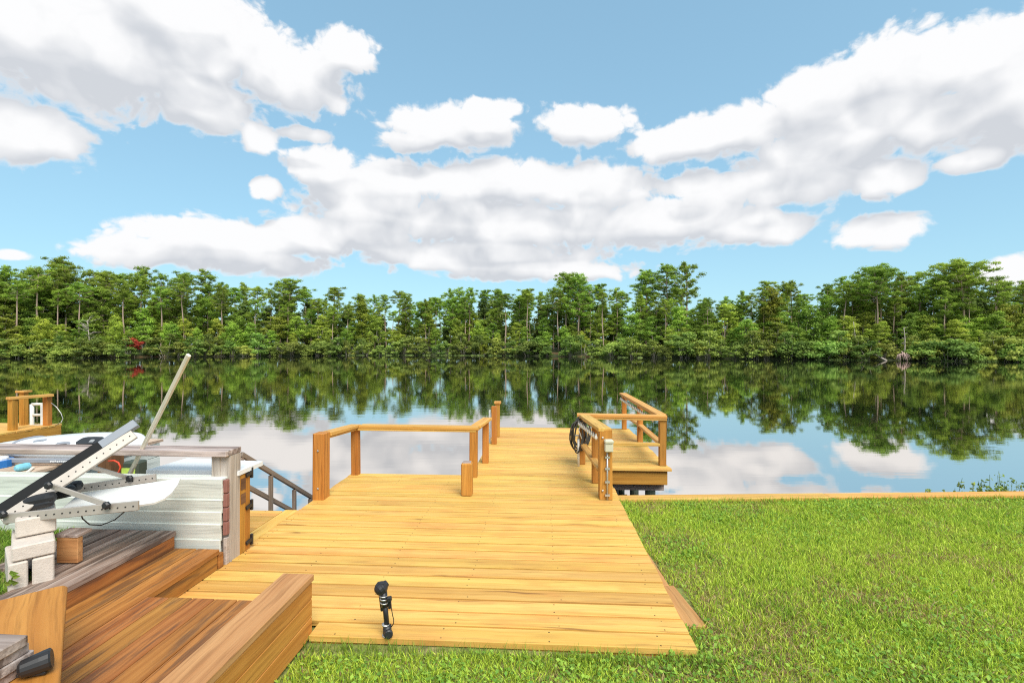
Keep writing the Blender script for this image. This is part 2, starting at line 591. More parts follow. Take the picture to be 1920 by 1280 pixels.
M_PINE = leaf_mat('pine_needles', (0.15, 0.235, 0.034), (0.50, 0.66, 0.095), .5, val=.22)
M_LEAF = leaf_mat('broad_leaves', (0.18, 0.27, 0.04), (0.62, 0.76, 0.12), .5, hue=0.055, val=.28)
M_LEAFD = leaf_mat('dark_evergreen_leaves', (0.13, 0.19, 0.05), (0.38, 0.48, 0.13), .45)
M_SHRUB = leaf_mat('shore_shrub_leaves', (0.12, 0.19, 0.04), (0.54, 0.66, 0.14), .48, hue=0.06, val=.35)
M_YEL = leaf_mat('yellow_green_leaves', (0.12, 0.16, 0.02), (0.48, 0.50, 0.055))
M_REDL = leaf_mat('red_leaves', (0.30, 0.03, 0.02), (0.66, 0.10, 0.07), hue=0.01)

# ------------------------------------------------------------------ setting : water, far bank, lawn
# far shoreline: photo x -> photo y of the water's edge
SHX = [-900, -300, 0, 250, 500, 750, 1000, 1250, 1600, 1920, 2300, 2900]
SHY = [684, 675, 672, 669.5, 667.5, 665.5, 667, 671, 674.5, 678, 683, 692]


def shore_dist(px):
    return F * (HC - WATER_Z) / (float(np.interp(px, SHX, SHY)) - CY)


def shore_pt(px, back=0.0, z=0.0):
    Y = shore_dist(px)
    X = (px - CX) / F * Y
    v = Vector((X, Y, 0))
    L = v.length
    v *= (L + back) / L
    v.z = z
    return v


def water_material():
    m, t, b = new_mat('pond_water')
    nt = m.node_tree
    geo = t.n('ShaderNodeNewGeometry')
    pos = geo.outputs['Position']
    n1 = t.noise(t.vec('MULTIPLY', pos, (0.5, 2.6, 1.0)), 1.0, 4, 0.55)
    n2 = t.noise(t.vec('MULTIPLY', pos, (2.2, 9.0, 1.0)), 1.0, 3, 0.5)
    patch = t.rng(t.noise(t.vec('MULTIPLY', pos, (0.05, 0.12, 1.0)), 1.0, 2, 0.5), 0.35, 0.7, 0.35, 1.0)
    h = t.math('MULTIPLY', t.math('ADD', n1, t.math('MULTIPLY', n2, 0.18)), patch)
    bp = t.n('ShaderNodeBump')
    bp.inputs['Strength'].default_value = 1.0
    bp.inputs['Distance'].default_value = 0.0024
    t.put(bp.inputs['Height'], h)
    gl = t.n('ShaderNodeBsdfGlossy')
    gl.inputs['Color'].default_value = (0.98, 0.93, 0.885, 1)
    gl.inputs['Roughness'].default_value = 0.02
    t.put(gl.inputs['Normal'], bp.outputs[0])
    df = t.n('ShaderNodeBsdfDiffuse')
    df.inputs['Color'].default_value = (0.012, 0.020, 0.012, 1)
    mxn = t.n('ShaderNodeMixShader')
    mxn.inputs[0].default_value = 0.86
    nt.links.new(df.outputs[0], mxn.inputs[1])
    nt.links.new(gl.outputs[0], mxn.inputs[2])
    nt.links.new(mxn.outputs[0], nt.nodes['Material Output'].inputs[0])
    return m


wv_ = [(-420, 3.2, WATER_Z), (420, 3.2, WATER_Z), (420, 170, WATER_Z), (-420, 170, WATER_Z)]
tag(obj('pond_water', mesh('water', wv_, [(0, 1, 2, 3)]), water_material()), 'dark still pond reflecting trees and clouds', 'water',
    kind='structure')


def bank_material():
    m, t, b = new_mat('far_bank_soil')
    pos = t.n('ShaderNodeNewGeometry').outputs['Position']
    n1 = t.noise(t.vec('MULTIPLY', pos, (0.12, 0.12, 1.0)), 1.0, 4, 0.6)
    n2 = t.noise(pos, 1.3, 4, 0.6)
    c = t.mix(t.rng(n1, 0.56, 0.68), (0.05, 0.062, 0.022), (0.22, 0.095, 0.045))
    c = t.mix(t.rng(n2, 0.4, 0.7), c, (0.045, 0.06, 0.02))
    t.put(b.inputs['Base Color'], c)
    b.inputs['Roughness'].default_value = 0.95
    return m


pxs = list(np.linspace(-900, 2900, 110))
offs = [(-1.5, -1.3), (0.0, WATER_Z + 0.05), (0.8, -0.35), (3.0, 0.0), (10, 0.5), (40, 0.9), (160, 1.2), (900, 1.2)]
vs = []
for i, px in enumerate(pxs):
    for k, (o, z) in enumerate(offs):
        j = 0.3 * math.sin(i * 1.7) + 0.3 * math.sin(i * 0.63 + 1) if k < 4 else 0
        vs.append(shore_pt(px, o + j, z + (0.12 * math.sin(i * 2.3 + k) if 1 < k < 5 else 0)))
fs = []
n = len(offs)
for i in range(len(pxs) - 1):
    for k in range(n - 1):
        fs.append((i * n + k, (i + 1) * n + k, (i + 1) * n + k + 1, i * n + k + 1))
tag(obj('far_bank_terrain', mesh('bank', vs, fs), bank_material(), smooth=True), 'low wooded bank on the far side of the pond', 'bank',
    kind='structure')


def lawn_material():
    m, t, b = new_mat('lawn_soil')
    pos = t.n('ShaderNodeNewGeometry').outputs['Position']
    n1 = t.noise(pos, 3.0, 5, 0.6)
    n2 = t.noise(pos, 40.0, 4, 0.65)
    c = t.mix(t.rng(n1, 0.4, 0.65), (0.22, 0.27, 0.055), (0.34, 0.29, 0.12))
    c = t.mix(t.rng(n2, 0.35, 0.7), c, (0.12, 0.13, 0.04))
    t.put(b.inputs['Base Color'], c)
    b.inputs['Roughness'].default_value = 1.0
    return m


M_LAWN = lawn_material()
KA, KB = Vector((-30.0, 4.72, 0)), Vector((40.0, 6.45, 0))       # bulkhead line (slightly skew to the deck)
k0 = P(1155, 936, 0.0)
k1 = P(1920, 928, 0.0)
kd = (k1 - k0).normalized()


def kerb(s, back=0.0, z=0.0):
    """point on the bulkhead line, s metres right of the deck"""
    return k0 + kd * s + Vector((-kd.y, kd.x, 0)) * back + EZ * z


def lawn_z(x, y):
    return LAWN_Z + .008 * np.sin(x * 2.1 + y) + .006 * np.sin(y * 3.3 - x)


nx, ny = 90, 40
vs, fs = [], []
for i in range(nx + 1):
    for j in range(ny + 1):
        s = -3.2 + (i / nx) ** 1.6 * 60
        e = kerb(s)
        y = e.y - (j / ny) ** 1.8 * 60
        vs.append((e.x, y, float(lawn_z(e.x, y))))
for i in range(nx):
    for j in range(ny):
        a = i * (ny + 1) + j
        fs.append((a, a + 1, a + ny + 2, a + ny + 1))
tag(obj('lawn', mesh('lawn', vs, fs), M_LAWN, smooth=True), 'mown lawn beside the deck', 'lawn', kind='structure')
# raised ground on the left, behind the block pier and the steps
gl_pts = [D(-40, -40), D(-3.0, -40), D(-3.0, 2.76), D(-3.42, 2.76), D(-3.42, 3.40), D(-40, 3.40)]
vs = [(p.x, p.y, 0.24) for p in gl_pts] + [(p.x, p.y, -0.9) for p in gl_pts]
fs = [tuple(range(6))] + [(i, 6 + i, 6 + (i + 1) % 6, (i + 1) % 6) for i in range(6)]
tag(obj('raised_ground', mesh('ground', vs, fs), M_LAWN), 'raised grassy ground behind the block pier', 'ground', kind='structure')

# timber bulkhead that holds the lawn
bk = thing('bulkhead', 'long timber bulkhead cap between the lawn and the pond', 'bulkhead', kerb(2))
s = 0.0
for L in (2.35, 3.4, 3.0, 3.6, 3.2, 4.0, 4.0):
    board('cap_board', bk, M_CAP, kerb(s + 0.002, 0.075, -0.02 + random.uniform(-.004, .004)), kerb(s + L - 0.004, 0.075, -0.02), 0.15, 0.04)
    s += L
for r in range(4):
    board('wall_board', bk, M_STAIN, kerb(0.0, 0.055, -0.14 - r * 0.2), kerb(23.5, 0.055, -0.14 - r * 0.2), 0.195, 0.04, up=Vector((-kd.y, kd.x, 0)))

# ------------------------------------------------------------------ the deck and the dock
UL, UR = -2.40, 0.85
V0, V1, V2, V3 = 2.65, 6.02, 6.48, 9.52
UW, UH = -0.86, 1.74
deck = thing('wooden_deck', 'golden stained wooden deck and dock reaching out over the pond', 'deck', D(0, 2.65))
PITCH, BW, BT = 0.1465, 0.1405, 0.036
v = V0
i = 0
while v + BW < V3 + 0.01:
    ul, ur = UL, UR
    if v < 2.74:
        ul = -1.305
    if v > V1 - 0.05:
        ul = UW
    if v > V2 - 0.05:
        ur = UH
    j = lambda s=0.006: random.uniform(-s, s)
    w = BW - 0.0095 + j(0.005)
    dv = j(0.0012)
    if random.random() < .3:
        w -= 0.007
    a = D(ul + j(), v + BW / 2 + dv + j(.002), -BT / 2 + j(0.0016))
    b = D(ur + j(), v + BW / 2 + dv + j(.002), -BT / 2 + j(0.0016))
    board('deck_board', deck, M_DECK, a, b, w, BT, bev=0.003)
    v += PITCH
    i += 1
# rim joists and beams under the boards
for a, b in ((D(-1.30, V0 + .03), D(UR - .01, V0 + .03)), (D(UR - .03, V0 + .05), D(UR - .03, V2)), (D(UL + .03, 2.76), D(UL + .03, V1 - .06)),
             (D(UL + .01, V1 - .03), D(UW, V1 - .03)), (D(UW + .03, V1), D(UW + .03, V3 - .05)),
             (D(UW, V3 - .03), D(UH - .04, V3 - .03)), (D(UH - .06, V2 + .08), D(UH - .06, V3 - .05))):
    a, b = a - EZ * 0.13, b - EZ * 0.13
    d = (b - a).normalized()
    board('rim_joist', deck, M_STAIN, a, b, 0.18, 0.038, up=Vector((-d.y, d.x, 0)))
board('fascia_board', deck, M_STAIN, D(UR, V2 + .05, -.134), D(UH - .04, V2 + .05, -.134), 0.19, 0.038, up=EY)
board('support_beam', deck, M_GREY, D(UR + .03, V2 + .22, -.30), D(UH - .05, V2 + .22, -.30), 0.09, 0.10, up=EY)
for u, v in ((1.02, 6.75), (1.52, 6.72), (-0.7, 8.0), (-0.7, 9.3), (1.55, 8.0), (1.55, 9.3), (0.4, 9.3), (-2.2, 5.8), (-0.95, 5.8)):
    lathe('pile', deck, M_PILE, [(0, .075), (1.9, .07)], D(u, v, -2.1), D(u, v, -0.16), 14)
# loose edging boards on the lawn along the deck
e0, e1 = P(1215, 1040, -.03), P(1262, 1092, -.03)
ed = thing('edging_board', 'short brown edging board slipping out from under the deck, farther from the grass strip', 'board', (e0 + e1) / 2)
board('plank', ed, M_BOXW, D(0.835, 3.42, -.052), D(0.80, 4.0, -.052), 0.14, 0.03)
ed = thing('edging_board', 'brown edging board lying in the grass against the deck corner', 'board', e1)
board('plank', ed, M_BOXW, D(0.925, 2.93, -.05), D(0.862, 3.41, -.05), 0.15, 0.03)

# landing at the side of the deck, and steps down into the pond behind it
ld = thing('side_landing', 'low plank landing joined to the side of the deck beside the cabinet', 'landing', D(-3, 3.9))
board('border_board', ld, M_DECK, D(-2.475, 3.70, -.022), D(-2.475, 4.66, -.022), 0.135, BT, bev=.003)
for k in range(7):
    vv = 4.56 - k * PITCH
    board('landing_board', ld, M_DECK, D(-4.6, vv, -.022 - random.uniform(0, .003)), D(-2.552, vv, -.022), BW, BT, bev=.003)
board('rim_joist', ld, M_STAIN, D(-4.6, 4.61, -.13), D(-2.42, 4.61, -.13), 0.17, 0.038, up=EY)
for u in (-4.4, -3.4, -2.5):
    lathe('pile', ld, M_PILE, [(0, .07), (1.9, .07)], D(u, 4.5, -2.05), D(u, 4.5, -0.13), 12)

st = thing('water_steps', 'weathered wooden steps with a thin handrail going down into the pond', 'steps', D(-3.0, 4.7, -.5))
p1, p2 = Q(452, 851, 4.66), Q(586, 933, 5.95)
dl = p2 - p1
board('top_rail', st, M_DRAIL, p1, p2, 0.036, 0.046)
q1, q2 = Q(440, 899, 4.60), Q(566, 967, 5.75)
board('lower_rail', st, M_DRAIL, q1, q2, 0.032, 0.045)
for f, bot in ((0.0, -0.16), (0.36, -0.8), (0.70, -0.9), (0.955, -1.1)):
    b0 = p1 + dl * f - EZ * 0.03
    post('baluster', st, M_DRAIL, Vector((b0.x - 0.002, b0.y, bot)), b0.z - bot, 0.038, 0.036, bev=.003)
for k in range(5):
    board('tread', st, M_GREY, D(-3.5, 4.82 + k * 0.26, -0.2 - k * 0.17), D(-2.93, 4.82 + k * 0.26, -0.2 - k * 0.17), 0.25, 0.04)
for u in (-3.52, -2.91):
    board('stringer', st, M_GREY, D(u, 4.70, -0.16), D(u, 6.05, -1.05), 0.04, 0.2)


# ------------------------------------------------------------------ railings
def railing(name, label, loc):
    return thing(name, label, 'railing', loc)


ra = railing('railing', 'low stained railing round the empty corner of the deck, thick post at one end', D(-1.6, 5.9))
post('newel_post', ra, M_STAIN, D(-2.345, 5.03, -.10), 0.80, 0.125, 0.15)
post('post', ra, M_STAIN, D(-2.33, 5.96, -.005), 0.59, 0.092)
post('post', ra, M_STAIN, D(-0.822, 5.93, -.005), 0.59, 0.095)
post('post', ra, M_STAIN, D(-0.755, 6.66, -.005), 0.58, 0.085)
board('cap_rail', ra, M_CAP, D(-2.335, 5.11, .672), D(-2.335, 5.98, .615), 0.135, 0.038)
board('sub_rail', ra, M_CAP, D(-2.335, 5.11, .64), D(-2.335, 5.92, .583), 0.09, 0.03)
board('cap_rail', ra, M_CAP, D(-2.265, 5.95, .614), D(-0.76, 5.93, .611), 0.135, 0.038)
board('sub_rail', ra, M_CAP, D(-2.28, 5.93, .583), D(-0.78, 5.92, .58), 0.09, 0.03)
board('cap_rail', ra, M_CAP, D(-0.80, 6.0, .616), D(-0.735, 6.74, .60), 0.125, 0.038)
board('sub_rail', ra, M_CAP, D(-0.80, 6.0, .582), D(-0.745, 6.71, .57), 0.07, 0.03)

rb = railing('railing', 'stained railing with mid rails round the dock end, carrying an electrical box', D(1.2, 6.5))
c_ = Vector((P(1137, 937).x, P(1137, 937).y + 0.07, -0.005))
post('newel_post', rb, M_STAIN, c_, 0.75, 0.135, 0.14)
pm = P(1116.5, 906.5) + EY * .045
post('post', rb, M_STAIN, pm, 0.70, 0.075, 0.089)
pc = P(1092, 871) + EY * .045
post('post', rb, M_STAIN, pc, 0.64, 0.085)
pr = P(1243.5, 873.5) + EY * .045
post('post', rb, M_STAIN, pr, 0.64, 0.089)
pr2 = P(1201, 829) + EY * .045
post('post', rb, M_STAIN, pr2, 0.64, 0.089)
pr3 = P(1171, 804.5) + EY * .045
post('post', rb, M_STAIN, pr3, 0.64, 0.085)
cA = Vector((c_.x - .015, c_.y - .07, .742))
cB = Vector((pc.x + .02, pc.y - .02, .672))
board('cap_rail', rb, M_CAP, cA, cB + Vector((0, -.07, 0)), 0.14, 0.038)
board('sub_rail', rb, M_CAP, cA + Vector((0, .14, -.036)), cB + Vector((0, -.08, -.034)), 0.085, 0.03)
board('cap_rail', rb, M_CAP, cB + Vector((-.085, .065, -.004)), Vector((pr.x + .05, pr.y - .01, .664)), 0.135, 0.038)
board('sub_rail', rb, M_CAP, cB + Vector((-.06, .045, -.038)), Vector((pr.x + .045, pr.y - .03, .63)), 0.085, 0.03)
board('cap_rail', rb, M_CAP, Vector((pr.x + .01, pr.y + .06, .668)), Vector((pr3.x + .0, pr3.y + .12, .672)), 0.13, 0.038)
board('sub_rail', rb, M_CAP, Vector((pr.x + .01, pr.y + .07, .634)), Vector((pr3.x, pr3.y + .08, .638)), 0.08, 0.03)
for (a, b) in ((c_ + Vector((-.03, .07, 0)), pc + Vector((0, -.03, 0))), (pc + Vector((.04, 0, 0)), pr - Vector((.04, 0, 0))),
               (pr + Vector((0, .04, 0)), pr2 - Vector((0, .04, 0))), (pr2 + Vector((0, .04, 0)), pr3 - Vector((0, .04, 0)))):
    board('mid_rail', rb, M_CAP, Vector((a.x, a.y, .285)), Vector((b.x, b.y, .285)), 0.085, 0.038)
eb = c_ + Vector((0.012, -.072, 0))
xb = thing('electrical_box', 'aged beige outlet box with conduit on the thick railing post', 'electrical box', eb)
board('box_body', xb, M_BEIGEBOX, eb + Vector((.005, -.035, .525)), eb + Vector((.005, -.035, .615)), 0.085, 0.066, up=Vector((0, -1, 0)), bev=.008)
board('box_lid', xb, M_BEIGEBOX, eb + Vector((.005, -.04, .612)), eb + Vector((.005, -.04, .655)), 0.094, 0.078, up=Vector((0, -1, 0)), bev=.012)
tube('conduit', xb, M_STEEL, [eb + Vector((-.005, -.012, 0)), eb + Vector((-.005, -.012, .53))], .0095)
for zz in (.06, .2, .34, .46):
    board('clip', xb, M_STEEL, eb + Vector((-.03, -.013, zz)), eb + Vector((.02, -.013, zz)), 0.02, 0.02, bev=0)

for rail_, px_, py_, zz_ in ((ra, D(-2.345, 5.03 - .077), None, .52), (ra, D(-2.345, 5.03 - .077), None, .12), (rb, c_ + Vector((-.04, -.072, 0)), None, .66), (rb, c_ + Vector((-.04, -.072, 0)), None, .10)):
    q0 = Vector((px_.x, px_.y, zz_))
    lathe('bolt_head', rail_, M_STEEL, [(0, .011), (.006, .011), (.008, .008)], q0, q0 - EY, 6)
# bollard and mooring posts
bo = thing('short_post', 'short stout post standing alone at the deck edge', 'post', P(874, 931))
cb = P(874, 931) + EY * .07
post('timber', bo, M_STAIN, cb - EZ * .004, 0.362, 0.118, 0.12, bev=.016)
board('pale_top', bo, M_GREY, cb + Vector((-.044, 0, .358)), cb + Vector((.044, 0, .358)), 0.09, 0.012)
mp = thing('mooring_post', 'plain tall mooring post beside the capped post at the dock edge', 'post', P(925.5, 833))
post('timber', mp, M_STAIN, P(926, 833) + EY * .045, 0.625, 0.085)
tube('pale_pipe', mp, M_PVC, [P(918.5, 830) + EZ * -.3, P(918.5, 830) + EZ * .55], .014)
mp = thing('mooring_post', 'tall mooring post with a square cap at the dock edge', 'post', P(932, 819))
cp_ = P(932.5, 819) + EY * .045
post('timber', mp, M_STAIN, cp_, 0.60, 0.08)
post('cap', mp, M_CAP, cp_ + EZ * .585, 0.045, 0.12)

# coiled hose with its standpipe
hs = thing('garden_hose', 'dark coiled hose hanging from the railing corner post', 'hose', pc)
hp = []
for k in range(7):
    ph = k * 0.9
    cx_, cz_ = pc.x - .055 + .02 * math.sin(ph), 0.42 + .015 * math.cos(ph * 1.7)
    rx, rz = .095 + .022 * math.sin(ph * 2.1), .20 + .035 * math.cos(ph)
    for a in range(20):
        an = 2 * math.pi * a / 20 + math.pi / 2
        hp.append(Vector((cx_ + rx * math.cos(an) + .03 * math.sin(an + ph), pc.y - .075 - .012 * k + .01 * math.sin(an * 2), cz_ + rz * math.sin(an))))
tube('coil', hs, M_HOSE, hp, .0105, 6)
tube('strap', hs, M_PVC, [Vector((pc.x - .02, pc.y - .14, .60)), Vector((pc.x - .07, pc.y - .18, .5)), Vector((pc.x - .03, pc.y - .17, .38))], .007, 6)
sp_ = thing('standpipe', 'white plastic water pipe standing beside the coiled hose', 'pipe', P(1084.5, 875))
b_ = P(1084.5, 874)
tube('pipe', sp_, M_PVC, [b_, b_ + EZ * .37], .016, 10)
tube('tap', sp_, M_STEEL, [b_ + Vector((0, 0, .37)), b_ + Vector((0, -.01, .42)), b_ + Vector((-.05, -.02, .42))], .013, 8)

# string lights under the rails
sl = thing('string_lights', 'string of small clear bulbs looped under the railing caps', 'string lights', (pc.x, pc.y, .6))
runs = [(cA + Vector((-.085, .05, -.05)), cB + Vector((-.085, -.02, -.06))), (cB + Vector((-.08, -.02, -.06)), cB + Vector((.06, -.045, -.065))),
        (Vector((pr.x - .07, pr.y + .2, .62)), Vector((pr3.x - .07, pr3.y, .62)))]
bulb_me = None
for a, b in runs:
    n = max(2, int((b - a).length / .13))
    wire = []
    for k in range(n * 4 + 1):
        f = k / (n * 4)
        p = a.lerp(b, f)
        p.z -= .018 * math.sin(math.pi * (f * n % 1))
        wire.append(p)
    tube('wire', sl, M_BLACK, wire, .004, 5)
    for k in range(n + 1):
        p = a.lerp(b, k / n)
        if bulb_me is None:
            o = lathe('bulb', sl, M_GLASS, [(0, .007), (.02, .008), (.03, .016), (.05, .017), (.065, .006)], (0, 0, 0), (0, 0, -1), 8)
            bulb_me = o.data
            o.matrix_basis = wm(sl).inverted() @ Matrix.Translation(p)
        else:
            link(bpy.data.objects.new('bulb', bulb_me), sl, Matrix.Translation(p))

# ------------------------------------------------------------------ steps, platform and box wall on the left
sp1 = thing('entry_steps', 'brown stained plank steps and platform coming down to the deck', 'steps', D(-2.2, 2.5))
ZP = 0.146
widths = [(-2.685, -2.52), (-2.515, -2.345)]
for (a, b) in widths:
    board('step_board', sp1, M_STEP, D((a + b) / 2, 0.8, ZP - .019), D((a + b) / 2, 3.395, ZP - .019 + random.uniform(-.002, .002)), b - a - .004, 0.038)
u = -2.34
k = 0
while u < -1.50:
    wdt = 0.141
    board('platform_board', sp1, M_STEP, D(u + wdt / 2, 0.8, ZP - .019), D(u + wdt / 2, 2.735 + random.uniform(-.004, .004), ZP - .019 + random.uniform(-.0015, .0015)), wdt - .005, 0.038)
    u += wdt
board('riser', sp1, M_STEP, D(-2.372, 2.74, .056), D(-2.372, 3.38, .056), 0.108, 0.036, up=EX)
board('riser', sp1, M_STEP, D(-2.33, 2.70, .056), D(-1.50, 2.70, .056), 0.108, 0.036, up=EY)
board('end_block', sp1, M_STEP, D(-2.372, 3.388, .056), D(-2.372, 3.44, .056), 0.108, 0.05, up=EX)
board('upper_riser', sp1, M_STEP, D(-2.713, 2.2, .160), D(-2.713, 3.40, .160), 0.138, 0.036, up=EX)
u = -2.69
for k in range(5):
    board('upper_step_board', sp1, M_STEPG, D(u - .07, 2.2 if k < 2 else 2.78, .248 + random.uniform(-.002, .003)), D(u - .07, 3.41, .248 + random.uniform(-.002, .003)), 0.137, 0.036)
    u -= .142
# small block standing on the upper step
wb = thing('wooden_block', 'short brown timber block standing on the grey upper step', 'block', P(126, 1058, .266))
bc = P(126, 1058, .266)
board('block_front', wb, M_BROWN if False else M_BOXW, bc + Vector((-.07, .02, .088)), bc + Vector((.065, .02, .088)), 0.16, 0.04, up=EY)
board('block_top', wb, M_GREY, bc + Vector((-.005, -.005, .180)), bc + Vector((.0, .10, .185)), 0.15, 0.022)

bx = thing('box_wall', 'low plank box wall with a wide worn cap beside the platform', 'low wall', D(-1.4, 2.0))
board('cap_board', bx, M_BOXW, D(-1.415, 0.9, .300), D(-1.400, 2.715, .300), 0.185, 0.038)
for k, (zz, hh) in enumerate(((.232, .094), (.133, .100), (.026, .110))):
    board('side_board', bx, M_STAIN, D(-1.345 , 0.9, zz), D(-1.330, 2.70, zz), hh, 0.036, up=EX)
board('end_board', bx, M_STAIN, D(-1.475, 2.683, .13), D(-1.352, 2.683, .13), 0.30, 0.03, up=EY)
board('inner_board', bx, M_STEP, D(-1.487, 0.9, .215), D(-1.478, 2.66, .215), 0.13, 0.02, up=EX)

# wide cap board in the corner with the weathered offcuts and a black spotlight
zc = 0.45
cn = P(127, 1093, zc)
dr = Vector((0.664, -0.748, 0)).normalized()
pd = Vector((0.748, 0.664, 0)).normalized()
ol = [cn + dr * .06, cn - pd * .05 - dr * .0, cn - pd * .30, cn - pd * .30 + dr * 1.6, cn + dr * 1.6]
ol = [cn + dr * .035, cn - pd * .012 + dr * .008, cn - pd * .04, cn - pd * .31, cn - pd * .31 + dr * 1.7, cn + dr * 1.7]
cbn = thing('corner_seat', 'wide smooth orange cap board set diagonally at the foot of the block pier', 'bench', cn)
o_ = prism('seat_board', cbn, None, ol, (0, 0, -.042))
Mloc = frame(cn, cn + dr, EZ)
o_.data.transform(Mloc.inverted())
o_.matrix_basis = wm(cbn).inverted() @ Mloc
o_.data.materials.append(wood('orange_seat_wood', (0.58, 0.265, 0.055), (0.45, 0.18, 0.03), (0.20, 0.07, 0.018), 0.35, 0.6, 0.6, spread=0.02))
bvm = o_.modifiers.new('bevel', 'BEVEL')
bvm.width = 0.008
bvm.segments = 3
for f in (0.12, 1.2):
    post('leg', cbn, M_STAIN, cn - pd * .16 + dr * f - EZ * .45, .41, .09)
tk = thing('offcut_pile', 'stack of weathered board offcuts lying on the orange cap board', 'boards', P(10, 1215, .47))
for k in range(4):
    e = P(22 + 4 * (k % 2), 1266 - 14 * k, zc + .02 + .037 * k)
    board('offcut', tk, M_GREY, e - Vector((.012 * k, 0, 0)) + pd * .005, e - pd * .0 - Vector((.42, -.03, 0)), 0.15, 0.036)
sp2 = thing('spotlight', 'black plastic floodlight lying on the orange cap board', 'lamp', P(72, 1245, zc))
hl = P(70, 1243, zc + .045)
lathe('housing', sp2, M_BLACK, [(-.05, .018), (-.04, .03), (.01, .036), (.035, .038), (.04, .032)], hl, hl + Vector((.75, .55, .12)), 16)
board('bracket', sp2, M_BLACK, hl + Vector((-.05, -.02, -.02)), hl + Vector((.02, .02, -.035)), 0.05, 0.014)

# ------------------------------------------------------------------ siding wall with rail, post and cabinet
wl = thing('siding_wall', 'low pale green clapboard wall with a weathered grey top rail', 'wall', D(-3.2, 3.45))
VW = 3.455
zt = 0.64
for k, hh in enumerate((.154, .091, .091, .115, .11)):
    zb = zt - hh
    a, b = D(-6.0, VW - .006, (zt + zb) / 2), D(-2.362 + .004 * k * -1, VW - .006, (zt + zb) / 2)
    o = board('clapboard', wl, M_SIDING, a, b, hh + .012, 0.018, up=(EY + EZ * 0.09).normalized(), bev=.002)
    zt = zb
board('top_trim', wl, M_SIDING, D(-6.0, VW + .035, .638), D(-2.366, VW + .035, .638), .09, .02)
board('back_board', wl, M_SIDING, D(-6.0, VW + .075, .30), D(-2.50, VW + .075, .30), .70, .02, up=EY)
for k in range(4):
    zz = .22 + k * .105
    board('brick_end', wl, M_BRICKR, D(-2.353, VW + .002, zz + .05), D(-2.353, VW + .042, zz + .05), .098, .03, up=EX, bev=.004)
board('corner_trim', wl, M_PALE, D(-2.353, VW + .004, .10), D(-2.353, VW + .042, .10), .20, .026, up=EX)
post('post', wl, M_PALE, D(-2.408, 3.58, -.02), .825, .12, .135)
board('post_face_board', wl, M_PALE, D(-2.455, 3.52, .42), D(-2.455, 3.52, .80), .07, .03, up=EY)
board('top_rail', wl, M_GREY, D(-6.0, 3.55, .824), D(-2.345, 3.555, .826), .19, .042)
post('far_post', wl, M_PALE, D(-5.8, 3.58, -.1), .90, .1)

cbx = thing('cabinet', 'small orange plank cabinet with black hinges and a white slab top', 'cabinet', D(-2.7, 3.75))
spn = board('side_panel', cbx, M_STAIN, D(-2.36, 3.665, .0), D(-2.36, 3.665, .62), .066, .03, up=EX)
dpn = board('door_panel', cbx, M_STAIN, D(-2.362, 3.735, .0), D(-2.362, 3.735, .62), .066, .03, up=EX)
board('back_panel', cbx, M_STAIN, D(-3.0, 3.76, .3), D(-2.38, 3.76, .3), .60, .02, up=EY)
board('inset', spn, M_BROWN, D(-2.345, 3.64, .545), D(-2.345, 3.70, .545), .09, .006, up=EX, bev=0)
board('inset', spn, M_BROWN, D(-2.345, 3.64, .43), D(-2.345, 3.70, .43), .08, .006, up=EX, bev=0)
for zz in (.60, .34, .06):
    hgp = board('hinge', dpn, M_BLACK, D(-2.338, 3.70, zz), D(-2.338, 3.785, zz + .012), .03, .014, up=EX, bev=.002)
    board('hinge_leaf', dpn, M_BLACK, D(-2.340, 3.775, zz - .035), D(-2.340, 3.775, zz + .05), .02, .02, up=EX, bev=.002)
slab = [D(-3.09, 3.60, .628), D(-2.335, 3.60, .628), D(-2.335, 3.925, .628), D(-3.06, 4.0, .628)]
prism('slab_top', cbx, M_WHITE, slab, (0, 0, .034))

# stacked concrete block pier
pier = thing('block_pier', 'stack of pale concrete blocks with offset courses holding the aluminium frame', 'block stack', P(60, 1095, .24))


def blk(px0, Y0, px1, Y1, z0, z1, depth):
    a = Vector(((px0 - CX) / F * Y0, Y0, 0))
    b = Vector(((px1 - CX) / F * Y1, Y1, 0))
    d = (b - a).normalized()
    n_ = Vector((-d.y, d.x, 0))
    c = (a + b) / 2 + n_ * depth / 2 + EZ * (z0 + z1) / 2
    me = box_mesh((b - a).length, depth, z1 - z0 - .004, .007, M_CONC)
    return obj('concrete_block', me, None, pier, frame(c - d * .1, c + d * .1, EZ))


blk(28, 2.82, 106, 2.945, .505, .615, .30)
blk(21, 2.705, 104, 2.835, .416, .502, .38)
blk(15, 2.69, 53, 2.750, .08, .413, .38)
blk(60, 2.76, 102, 2.825, .08, .413, .38)
for zz, (x_, y_) in ((0, (22, 1082)),):
    wd = thing('weed_sprig', 'small leafy weed growing at the foot of the concrete blocks', 'weed', Q(20, 1090, 2.72))
    tube('stem', wd, M_LEAF, [Q(20, 1100, 2.70), Q(22, 1085, 2.70), Q(27, 1072, 2.70)], .003, 5)
    for (x, y, s) in ((26, 1072, 1.0), (30, 1078, .9), (22, 1088, .8), (28, 1090, .9), (16, 1092, .8)):
        p = Q(x, y, 2.69)
        s *= .028
        me = mesh('leaf', [p + Vector((-s, 0, -.3 * s)), p + Vector((-.3 * s, -.3 * s, .5 * s)), p + Vector((s, 0, -.2 * s)), p + Vector((.1 * s, -.4 * s, -.7 * s))], [(0, 1, 2, 3)])
        obj('leaf', me, M_LEAF, wd, Matrix())

# ------------------------------------------------------------------ aluminium frame lying across pier and wall
fr = thing('boat_rack', 'folding aluminium rack with a black padded bunk lying across the block pier and wall', 'rack', Q(60, 972, 2.9))
V_ = lambda px, py, Y: Q(px, py, Y)


